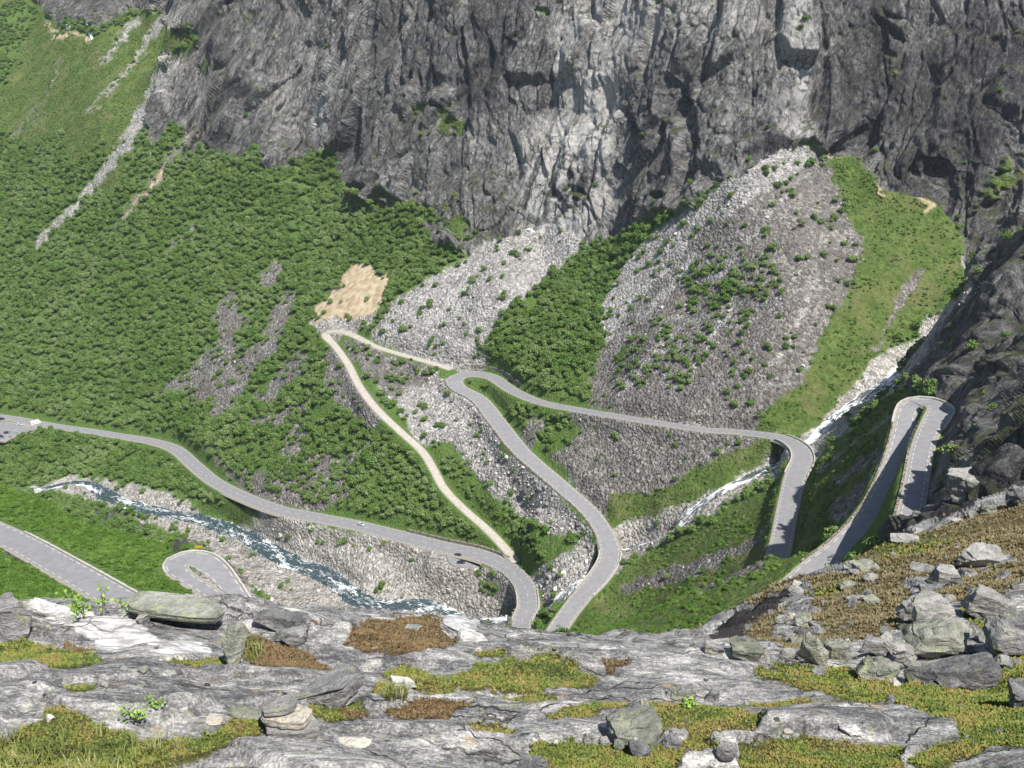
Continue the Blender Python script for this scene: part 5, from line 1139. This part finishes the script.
rate = AR*inr*(cl_*.08+cd_*.065+cg_*.05)*np.where(rub, 3.0, 1)*np.where(strm, 2.5, 1)*(RD[:-1, :-1] > 1.6)
mixz = (PXc < 420) & (PYc > 370) & (cd_ > .3); rate = np.where(mixz, rate*1.6, rate)
ci, cj = np.nonzero(rng.random(rate.shape) < rate); n_r = len(ci)
RP = np.stack([X2[ci, cj], Y2[ci, cj], Z2[ci, cj]], 1)
RS = .25+.25*rng.exponential(1., n_r); RS = np.minimum(RS, 2.2)*np.where(rub[ci, cj], 1.15, .85)*np.where(strm[ci, cj], 1.1, 1)
pal = (cl_+cg_*.7)[ci, cj] > .5; kidx = np.where(rng.random(n_r) < np.where(pal, .6, .10), 1, np.where(rng.random(n_r) < np.where(pal, .15, .45), 2, 0))+3*rng.integers(0, 3, n_r)
rpx, rpy, rf = project(RP[:, 0], RP[:, 1], RP[:, 2]); ap = RS/rf; hp = cast(rpx, rpy); vs = (np.abs(np.hypot(hp[:, 0], hp[:, 1])-np.hypot(RP[:, 0], RP[:, 1])) < .04*np.hypot(RP[:, 0], RP[:, 1])) & (rpx > 3) & (rpx < 1020) & (rpy > 3) & (rpy < 612)
od = np.argsort(-np.where(vs, ap, 0)); sel_ = od[:240]; isr = np.zeros(n_r, bool); isr[sel_] = True
print('blocks', n_r, round(time.time()-T0, 1))
usd = [False]*9
def rock_place(px, py):
    if px > 800 and py > 340: return 'beside the white stream at upper right'
    if px > 600 and py > 440: return 'on the lower grey scree right of the middle road'
    if px > 590: return 'on the big scree fan at right'
    if py > 505: return 'on the gravel banks of the river'
    if px > 340 and py > 360: return 'in the pale rubble between the track and the middle road'
    if px > 370: return 'on the pale scree fan above the track'
    return 'on the grey scree patches of the left slope'
def put_block(q, o):
    o.location = (RP[q, 0], RP[q, 1], RP[q, 2]+CAMZ+.1); s_ = float(RS[q]); o.scale = (s_,)*3; o.rotation_euler = tuple(float(t) for t in rng.uniform(-.6, .6, 2))+(float(rng.uniform(0, 6.28)),)
    wl = rock_place(rpx[q], rpy[q]); tn = ['grey', 'pale', 'dark'][int(kidx[q]) % 3]; tag(o, '%s angular scree block %s' % (tn, wl), 'rock', 'scree blocks '+wl)
for q in sel_:
    v = int(kidx[q]); o = kr[v]
    if usd[v]: o = kr[v].copy(); COL.objects.link(o)
    usd[v] = True; put_block(q, o)
for v in range(9):
    if not usd[v]: q = od[240+v]; isr[q] = True; put_block(q, kr[v])
k = ~isr
scatter('scree_rubble', RP[k]+np.array([0, 0, CAMZ+.05]), RS[k], np.c_[rng.uniform(-.7, .7, (k.sum(), 2)), rng.uniform(0, 6.28, k.sum())], kidx[k], RSC, 'angular blocks and rubble covering the scree fans and stream banks')
# ------------------------------------------------------------------ ground cover on the ledge
def mat_cover(name, stops):
    g = NT(name, .8, .15); r_ = g.n('ShaderNodeNewGeometry').outputs['Random Per Island']; t = g.math('ADD', g.math('MULTIPLY', r_, .42), g.rng(g.noise(2.1, detail=4, rough=.6), .32, .68, -.06, .66)); return g.done(g.ramp(t, stops))
MC = {MOSS: mat_cover('moss_and_crowberry', [(.05, (.050, .075, .020)), (.3, (.100, .140, .034)), (.55, (.180, .205, .045)), (.75, (.22, .15, .06)), (.9, (.16, .17, .05)), (1, (.30, .26, .12))]),
      HEATHB: mat_cover('brown_heath', [(.05, (.07, .065, .03)), (.3, (.135, .108, .060)), (.55, (.21, .17, .10)), (.8, (.125, .13, .05)), (1, (.31, .265, .17))]),
      RED: mat_cover('rusty_heather', [(.05, (.08, .07, .03)), (.4, (.145, .105, .055)), (.75, (.195, .13, .07)), (1, (.14, .145, .055))])}
cellpx = np.abs(np.gradient(PX, axis=0)[:-1, :-1]*np.gradient(PY, axis=1)[:-1, :-1]-np.gradient(PX, axis=1)[:-1, :-1]*np.gradient(PY, axis=0)[:-1, :-1])
nearc = near[:-1, :-1] & (dd[:-1, :-1] < 100) & (PX[:-1, :-1] > -170) & (PX[:-1, :-1] < 1300) & (PY[:-1, :-1] < 840)
for kd, nm, lab, dn, hb in ((MOSS, 'moss', 'yellow green moss and crowberry growing in the hollows of the ledge', 1.15, 1.0), (HEATHB, 'heath', 'brown dry heath covering the slope at right', .9, 1.0), (RED, 'heather', 'rusty red heather mats on the ledge', 1.4, 1.0)):
    wgt = FW[kd][:-1, :-1]; rate = np.minimum(cellpx, 3)*dn*(wgt > .38)*nearc*np.clip(wgt*1.4-.2, 0, 1)
    ci, cj = np.nonzero(rng.random(rate.shape) < rate); n = len(ci)
    ofs = rng.random((n, 2)); p = np.stack([X2[ci, cj], Y2[ci, cj], Z2[ci, cj]], 1)+e1[ci, cj]*ofs[:, :1]+e2[ci, cj]*ofs[:, 1:]
    dist = dd[ci, cj]; h = np.clip(dist*.0028, .022, .13)*rng.uniform(.6, 1.5, n)
    V = []; Fq = []; nb = 4
    A0 = rng.uniform(0, 6.28, (n, nb)); lean = rng.uniform(.15, .95, (n, nb)); hh = h[:, None]*rng.uniform(.6, 1.2, (n, nb)); wd = hh*(.34 if kd != HEATHB else .28)
    base = p[:, None, :]+np.stack([np.cos(A0), np.sin(A0), 0*A0], 2)*(h[:, None, None]*.25); base[..., 2] += CAMZ-.012
    tip = base+np.stack([np.cos(A0)*lean*hh, np.sin(A0)*lean*hh, hh*np.sqrt(np.maximum(.1, 1-lean**2*.8))], 2)
    side = np.stack([-np.sin(A0), np.cos(A0), 0*A0], 2)*wd[..., None]; mid = base*.45+tip*.55
    Vv = np.stack([base, mid+side, tip, mid-side], 2).reshape(-1, 3); Ff = np.arange(len(Vv)).reshape(-1, 4).astype(np.int32)
    o = link_mesh(nm, Vv, Ff, MC[kd]); tag(o, lab, None, None, 'stuff'); print(nm, n)
# long grass at the bottom left
MGR = mat_cover('grass_blades', [(.05, (.08, .11, .025)), (.5, (.17, .19, .055)), (1, (.38, .35, .19))])
P = []
pp = [(rng.uniform(0, 260), rng.uniform(738, 790)) for _ in range(230)]+[(rng.uniform(8, 30), rng.uniform(612, 625)) for _ in range(40)]+[(rng.uniform(385, 405), rng.uniform(692, 702)) for _ in range(40)]+[(rng.uniform(245, 262), rng.uniform(640, 664)) for _ in range(40)]
pp = [q for q in pp if F[int(q[1])+MO, int(q[0])+MO] == MOSS or q[1] < 705]
SPt, _ = surf_pt([q[0] for q in pp], [q[1] for q in pp]); V = []; Fc = []
for p in SPt:
    for b in range(5):
        a = rng.uniform(0, 6.28); L_ = rng.uniform(.07, .17); q = len(V); w_ = .004; d = np.array([math.cos(a), math.sin(a), 0]); sdv = np.array([-d[1], d[0], 0])*w_; ln = rng.uniform(.2, .8); c0 = p+np.array([0, 0, CAMZ])+d*.02
        c1 = c0+d*L_*ln*.35+np.array([0, 0, L_*.6]); c2 = c0+d*L_*ln+np.array([0, 0, L_*(1-.3*ln)]); V += [c0-sdv, c0+sdv, c1+sdv, c1-sdv, c2]; Fc += [(q, q+1, q+2, q+3), (q+3, q+2, q+4)]
o = link_mesh('grass', V, Fc, MGR); tag(o, 'long pale grass blades growing from the moss', None, None, 'stuff')
# leafy saplings on the ledge
MLF = mat_cover('fresh_leaves', [(.1, (.12, .22, .03)), (.6, (.22, .36, .06)), (1, (.32, .44, .12))])
def sapling(px, py, hpx, nleaf, spread, label, seed, name='birch_sapling'):
    r = np.random.default_rng(seed); P, _ = surf_pt([px], [py]); P = P[0]; f = P[1]*CP-P[2]*SP; H = hpx*f/1000; V = []; Fc = []; LV = []; LF = []
    for s in range(4):
        a = r.uniform(0, 6.28); p = np.zeros(3); d = np.array([math.cos(a)*spread, math.sin(a)*spread, 1.]); d /= np.linalg.norm(d); hs = H*r.uniform(.7, 1.)
        pts = [p+d*hs*t+np.array([math.cos(a), math.sin(a), 0])*spread*hs*.3*t*t for t in (0, .35, .7, 1)]
        for i in range(3):
            q = len(V); rr = .010*(1-i*.28)
            for pc in (pts[i], pts[i+1]):
                for k in range(4): V.append(pc+np.array([math.cos(k*1.57), math.sin(k*1.57), 0])*rr)
            for k in range(4): Fc.append((q+k, q+(k+1) % 4, q+4+(k+1) % 4, q+4+k))
        for k in range(nleaf//4):
            t = r.uniform(.35, 1.05); c = pts[0]*(1-t)+pts[3]*t+r.normal(size=3)*H*.11; m = r.normal(size=3)+np.array([0, -.4, .8]); m /= np.linalg.norm(m); u = np.cross(m, r.normal(size=3)); u /= np.linalg.norm(u); w_ = np.cross(m, u); s_ = r.uniform(.018, .034)*f/12; q = len(LV)
            LV += [c+u*s_, c+w_*s_*.7, c-u*s_, c-w_*s_*.7]; LF.append((q, q+1, q+2, q+3))
    o = link_mesh(name, V, Fc, MBARK, loc=(P[0], P[1], P[2]+CAMZ-.01)); tag(o, label, 'plant'); link_mesh('leaves', LV, LF, MLF, o); return o
sapling(84,618,34,60,.35,'leafy green sapling behind the white triangular rock, leftmost of the rim saplings',1)
sapling(103,616,40,40,.15,'tall thin sapling standing in front of the near road',2)
sapling(128,614,24,44,.4,'yellow green sapling beside the left end of the overhanging slab',3)
sapling(66,622,26,90,.6,'low dense green shrub at the rim between white rock and sapling',4)
sapling(138,723,26,70,.5,'broad leaved light green plant on the ledge left of the stone stack',5,'leafy_plant')
sapling(155,712,16,36,.5,'small light green plant just behind the broad leaved plant',6,'leafy_plant')
sapling(690,708,12,60,.6,'small dark green leafy shrub in the moss right of centre',7,'leafy_plant')

# ------------------------------------------------------------------ snow patches
MSNOW = mat_simple('old_snow', (.74, .76, .80), (.86, .87, .88), .4)
def snow(cx, cy, rx, ry, label, tilt=0, dmin=0):
    V = []; n = 9; m = 18; pts = [(cx, cy)]
    for i in range(1, n):
        for k in range(m):
            a = k/m*6.2832; rr = i/(n-1)*(1+.18*math.sin(3*a+cx)+.1*math.sin(5*a)); u = rx*rr*math.cos(a); v = ry*rr*math.sin(a); pts.append((cx+u*math.cos(tilt)-v*math.sin(tilt), cy+u*math.sin(tilt)+v*math.cos(tilt)))
    Q, nn = surf_pt([p[0] for p in pts], [p[1] for p in pts], dmin); V = []
    for q in range(len(pts)):
        i = 0 if q == 0 else (q-1)//m+1; V.append(Q[q]+np.array([0, 0, CAMZ])+nn[q]*(1.5*(1-(i/(n-1))**2)-.15))
    Fc = [(0, 1+(k+1) % m, 1+k) for k in range(m)]+[(1+(i-1)*m+k, 1+(i-1)*m+(k+1) % m, 1+i*m+(k+1) % m, 1+i*m+k) for i in range(1, n-1) for k in range(m)]
    o = link_mesh('snow_patch', V, Fc, MSNOW, smooth=True); tag(o, label, 'snow patch')
snow(70, 27, 5, 2.6, 'small snow patch at the foot of the cliff, leftmost at the top left', -.3)
snow(90, 34, 2.6, 6, 'narrow snow patch in the gully right of the leftmost snow', -.2)
snow(149, 150, 2.6, 8, 'narrow snow patch at the end of the pale gully under the cliff', .1)
snow(968, 281, 3, 8.5, 'tall narrow snow patch between the green slope and the right cliff', .08, 440)
snow(529, 231, 5, 1.5, 'thin snow strip at the top of the pale scree fan', .2)

# ------------------------------------------------------------------ vehicles
MGLASS = mat_simple('vehicle_glass', (.02, .025, .03), (.03, .035, .04), 1, .08, spec=.6)
MTYRE = mat_simple('tyre_rubber', (.02, .02, .02), (.035, .035, .035), 3); MRIM = mat_simple('wheel_rim', (.35, .35, .36), (.5, .5, .5), 3, .35, metal=.6)
MLAMP = mat_simple('headlamp', (.7, .7, .68), (.85, .85, .83), 3, .2); MTAIL = mat_simple('tail_lamp', (.35, .02, .015), (.5, .03, .02), 3, .3)
def paint(name, c): return mat_simple(name, c, tuple(v*1.1 for v in c), .5, .3, spec=.5)
PA = {'dark': paint('black_paint', (.018, .02, .028)), 'white': paint('white_paint', (.78, .79, .80)), 'silver': paint('silver_blue_paint', (.42, .48, .56)), 'blue': paint('dark_blue_paint', (.03, .045, .12)), 'red': paint('red_paint', (.45, .05, .04))}
def loft(secs):                                # secs: list of (x, [(y,z)...]) rings along x
    V = []; k = len(secs[0][1])
    for x, ring in secs: V += [(x, y, z) for y, z in ring]
    Fc = [(i*k+j, i*k+(j+1) % k, (i+1)*k+(j+1) % k, (i+1)*k+j) for i in range(len(secs)-1) for j in range(k)]+[tuple(range(k))[::-1], tuple(range((len(secs)-1)*k, len(secs)*k))]
    return V, Fc
def ringb(w, zb, zt, r=.12): return [(-w, zb+r), (-w, zt-r), (-w+r, zt), (w-r, zt), (w, zt-r), (w, zb+r), (w-r, zb), (-w+r, zb)]
def wheel(parent, x, y, R_=.33, wd=.22):
    V = []; n = 14
    for s in (-wd/2, wd/2):
        for k in range(n): V.append((R_*math.cos(k/n*6.2832), s, R_*math.sin(k/n*6.2832)))
    Fc = [(k, (k+1) % n, n+(k+1) % n, n+k) for k in range(n)]+[tuple(range(n)), tuple(range(n, 2*n))[::-1]]
    t = link_mesh('wheel', V, Fc, MTYRE, parent, loc=(x, y, R_)); sg = 1 if y > 0 else -1
    V2 = [(R_*.6*math.cos(k/n*6.2832), sg*(wd/2+.012), R_*.6*math.sin(k/n*6.2832)) for k in range(n)]+[(R_*.6*math.cos(k/n*6.2832), sg*(wd/2-.05), R_*.6*math.sin(k/n*6.2832)) for k in range(n)]
    link_mesh('rim', V2, [tuple(range(n))]+[(k, (k+1) % n, n+(k+1) % n, n+k) for k in range(n)], MRIM, t)
def box(x0, x1, y0, y1, z0, z1): return [(x, y, z) for x in (x0, x1) for y in (y0, y1) for z in (z0, z1)], [(0, 1, 3, 2), (4, 6, 7, 5), (0, 4, 5, 1), (2, 3, 7, 6), (0, 2, 6, 4), (1, 5, 7, 3)]
def place_vehicle(root, px, py, heading, z=None):
    if z is None: P, _ = surf_pt([px], [py]); P = P[0]
    else: P = pz(px, py, z)
    root.location = (P[0], P[1], P[2]+CAMZ+(.25 if z is None else 0)); root.rotation_euler.z = heading
def car(px, py, heading, col, label, z, kind='car', roof=None):
    e = bpy.data.objects.new('parked_car' if kind == 'car' else 'motorhome', None); COL.objects.link(e); tag(e, label, kind, 'vehicles in the valley')
    p = PA[col]
    if kind == 'car':
        S_ = [(-2.15, ringb(.72, .42, .80)), (-2.05, ringb(.84, .28, .92)), (-1.5, ringb(.88, .24, .98)), (-.9, ringb(.89, .24, .99)), (.9, ringb(.89, .24, .97)), (1.5, ringb(.87, .26, .86)), (2.0, ringb(.80, .30, .74)), (2.15, ringb(.68, .38, .62))]
        link_mesh('body', *loft(S_), p, e, smooth=False)
        link_mesh('window_band', *loft([(-1.75, ringb(.74, .9, 1.0, .04)), (-1.35, ringb(.70, .9, 1.36, .06)), (.15, ringb(.70, .9, 1.40, .06)), (.95, ringb(.76, .9, .99, .04))]), MGLASS, e)
        link_mesh('roof_panel', *loft([(-1.40, ringb(.62, 1.36, 1.40, .015)), (-.6, ringb(.66, 1.39, 1.47, .03)), (.0, ringb(.64, 1.38, 1.45, .03)), (.22, ringb(.60, 1.36, 1.40, .015))]), p, e)
        for y in (-.58, .58):
            link_mesh('headlight', *box(2.02, 2.13, y-.14, y+.14, .58, .70), MLAMP, e); link_mesh('tail_light', *box(-2.14, -2.02, y-.13, y+.13, .68, .82), MTAIL, e)
        for x in (-1.35, 1.32):
            for y in (-.80, .80): wheel(e, x, y)
    else:
        link_mesh('body', *loft([(-3.5, ringb(1.08, .45, 2.95, .1)), (1.3, ringb(1.08, .45, 2.95, .1)), (2.35, ringb(1.02, 1.7, 2.85, .2)), (2.6, ringb(.9, 1.9, 2.5, .2))]), p, e)
        link_mesh('cab', *loft([(1.28, ringb(.98, .4, 1.75, .1)), (2.3, ringb(.97, .4, 1.68, .1)), (2.75, ringb(.95, .4, 1.15, .1)), (3.5, ringb(.85, .42, .95, .1))]), p, e)
        link_mesh('windscreen', *loft([(2.36, ringb(.88, 1.15, 1.66, .05)), (2.82, ringb(.86, 1.12, 1.18, .02))]), MGLASS, e)
        for x0, x1 in ((-2.8, -1.6), (-.4, .6)):
            for y in (-1.09, 1.09): link_mesh('window', *box(x0, x1, min(y, y*1.01), max(y, y*1.01), 1.55, 2.15), MGLASS, e)
        link_mesh('roof_hatch', *box(-1.6, -.7, -.4, .4, 2.96, 3.08), MGLASS, e)
        for x in (-2.1, 2.5):
            for y in (-.92, .92): wheel(e, x, y, .36, .24)
    place_vehicle(e, px, py, heading, z)
def road_z(key, px, py):
    L = RL[key]; a, b, _ = project(L[:, 0], L[:, 1], L[:, 2]); return L[int(np.argmin(np.hypot(a-px, b-py))), 2]+.0
def heading(key, px, py):
    L = RL[key]; a, b, _ = project(L[:, 0], L[:, 1], L[:, 2]); i = int(np.argmin(np.hypot(a-px, b-py))); i = max(1, min(i, len(L)-2)); return math.atan2(L[i+1, 1]-L[i-1, 1], L[i+1, 0]-L[i-1, 0])
car(361, 525, heading('lower', 361, 525)+math.pi, 'silver', 'pale blue silver car driving on the lowest road left of the dark pair', road_z('lower', 361, 525)+.02)
car(458, 556, heading('lower', 458, 556), 'dark', 'black car on the lowest road, farther of the dark pair', road_z('lower', 452, 549)+.02)
patch('lay_by', [(446,554),(460,556),(480,560),(477,566),(464,567.5),(453,566),(448,561)], -279.4, MASPH, .02)
car(461, 563, heading('lower', 458, 556)+.45, 'dark', 'black car parked in the lay-by, nearer of the dark pair', -279.32)
zc = -305.2+.12
car(36, 424, .75, 'white', 'white motorhome at the right end of the parking area', zc, 'motorhome')
car(7, 433.2, .2, 'dark', 'black car in the middle of the parking area', zc); car(15.5, 431.8, 2.9, 'silver', 'grey blue car right of the black car on the parking area', zc)
car(20, 425.3, .1, 'silver', 'silver car by the green island of the parking area', zc); car(1.5, 437, -.5, 'blue', 'dark car at the lower left edge of the parking area', zc); car(2, 419.5, .1, 'dark', 'dark car parked beyond the green strip at the left edge', zc)

# ------------------------------------------------------------------ yellow hairpin sign
MY = mat_simple('sign_yellow', (.72, .50, .02), (.80, .56, .03), 1, .5); MK = mat_simple('sign_black', (.02, .02, .02), (.03, .03, .03), 1, .5); MST = mat_simple('galvanised_steel', (.32, .33, .34), (.42, .43, .44), 4, .4, metal=.7)
Ps = pz(199, 549.5, -133.9); es = bpy.data.objects.new('hairpin_sign', None); COL.objects.link(es); es.location = (Ps[0], Ps[1], Ps[2]+CAMZ-.2); es.rotation_euler.z = .1
tag(es, 'yellow and black chevron board on posts behind the small lower left hairpin', 'road sign')
link_mesh('board', *box(-.95, .95, 0, .04, .6, 1.25), MY, es)
for c in (-.62, 0, .62):
    V = [(c-.22, -.012, .64), (c-.05, -.012, .64), (c+.17, -.012, .925), (c-.05, -.012, 1.21), (c-.22, -.012, 1.21), (c, -.012, .925)]; V += [(x, -.002, z) for x, y, z in V]
    link_mesh('chevron', V, [(0, 1, 2, 5), (5, 2, 3, 4), (6, 11, 8, 7), (11, 10, 9, 8)]+[(i, (i+1) % 6, 6+(i+1) % 6, 6+i) for i in range(6)], MK, es)
for c in (-.7, .7): link_mesh('post', *box(c-.04, c+.04, .042, .12, -.3, 1.3), MST, es)
# ------------------------------------------------------------------ the mountain air
def haze():
    zb = float(ALLV[:, 2].min())-1; zt = float(ALLV[:, 2].max())+3; xa_ = float(np.abs(ALLV[:, 0]).max())+5; ya_, yb_ = -60., float(ALLV[:, 1].max())+5
    V, Fc = box(-xa_, xa_, ya_, yb_, zb, zt); m = bpy.data.materials.new('air'); m.use_nodes = True; t = m.node_tree; t.nodes.clear()
    o_ = t.nodes.new('ShaderNodeOutputMaterial'); v = t.nodes.new('ShaderNodeVolumePrincipled'); v.inputs['Color'].default_value = (.80, .88, 1, 1); v.inputs['Density'].default_value = .00005; v.inputs['Anisotropy'].default_value = .1
    t.links.new(v.outputs[0], o_.inputs['Volume']); o = link_mesh('haze', V, Fc, m); tag(o, 'thin pale mountain air filling the valley', None, None, 'stuff')
haze()
scene.cycles.volume_bounces = 0
print('script', round(time.time()-T0, 1))
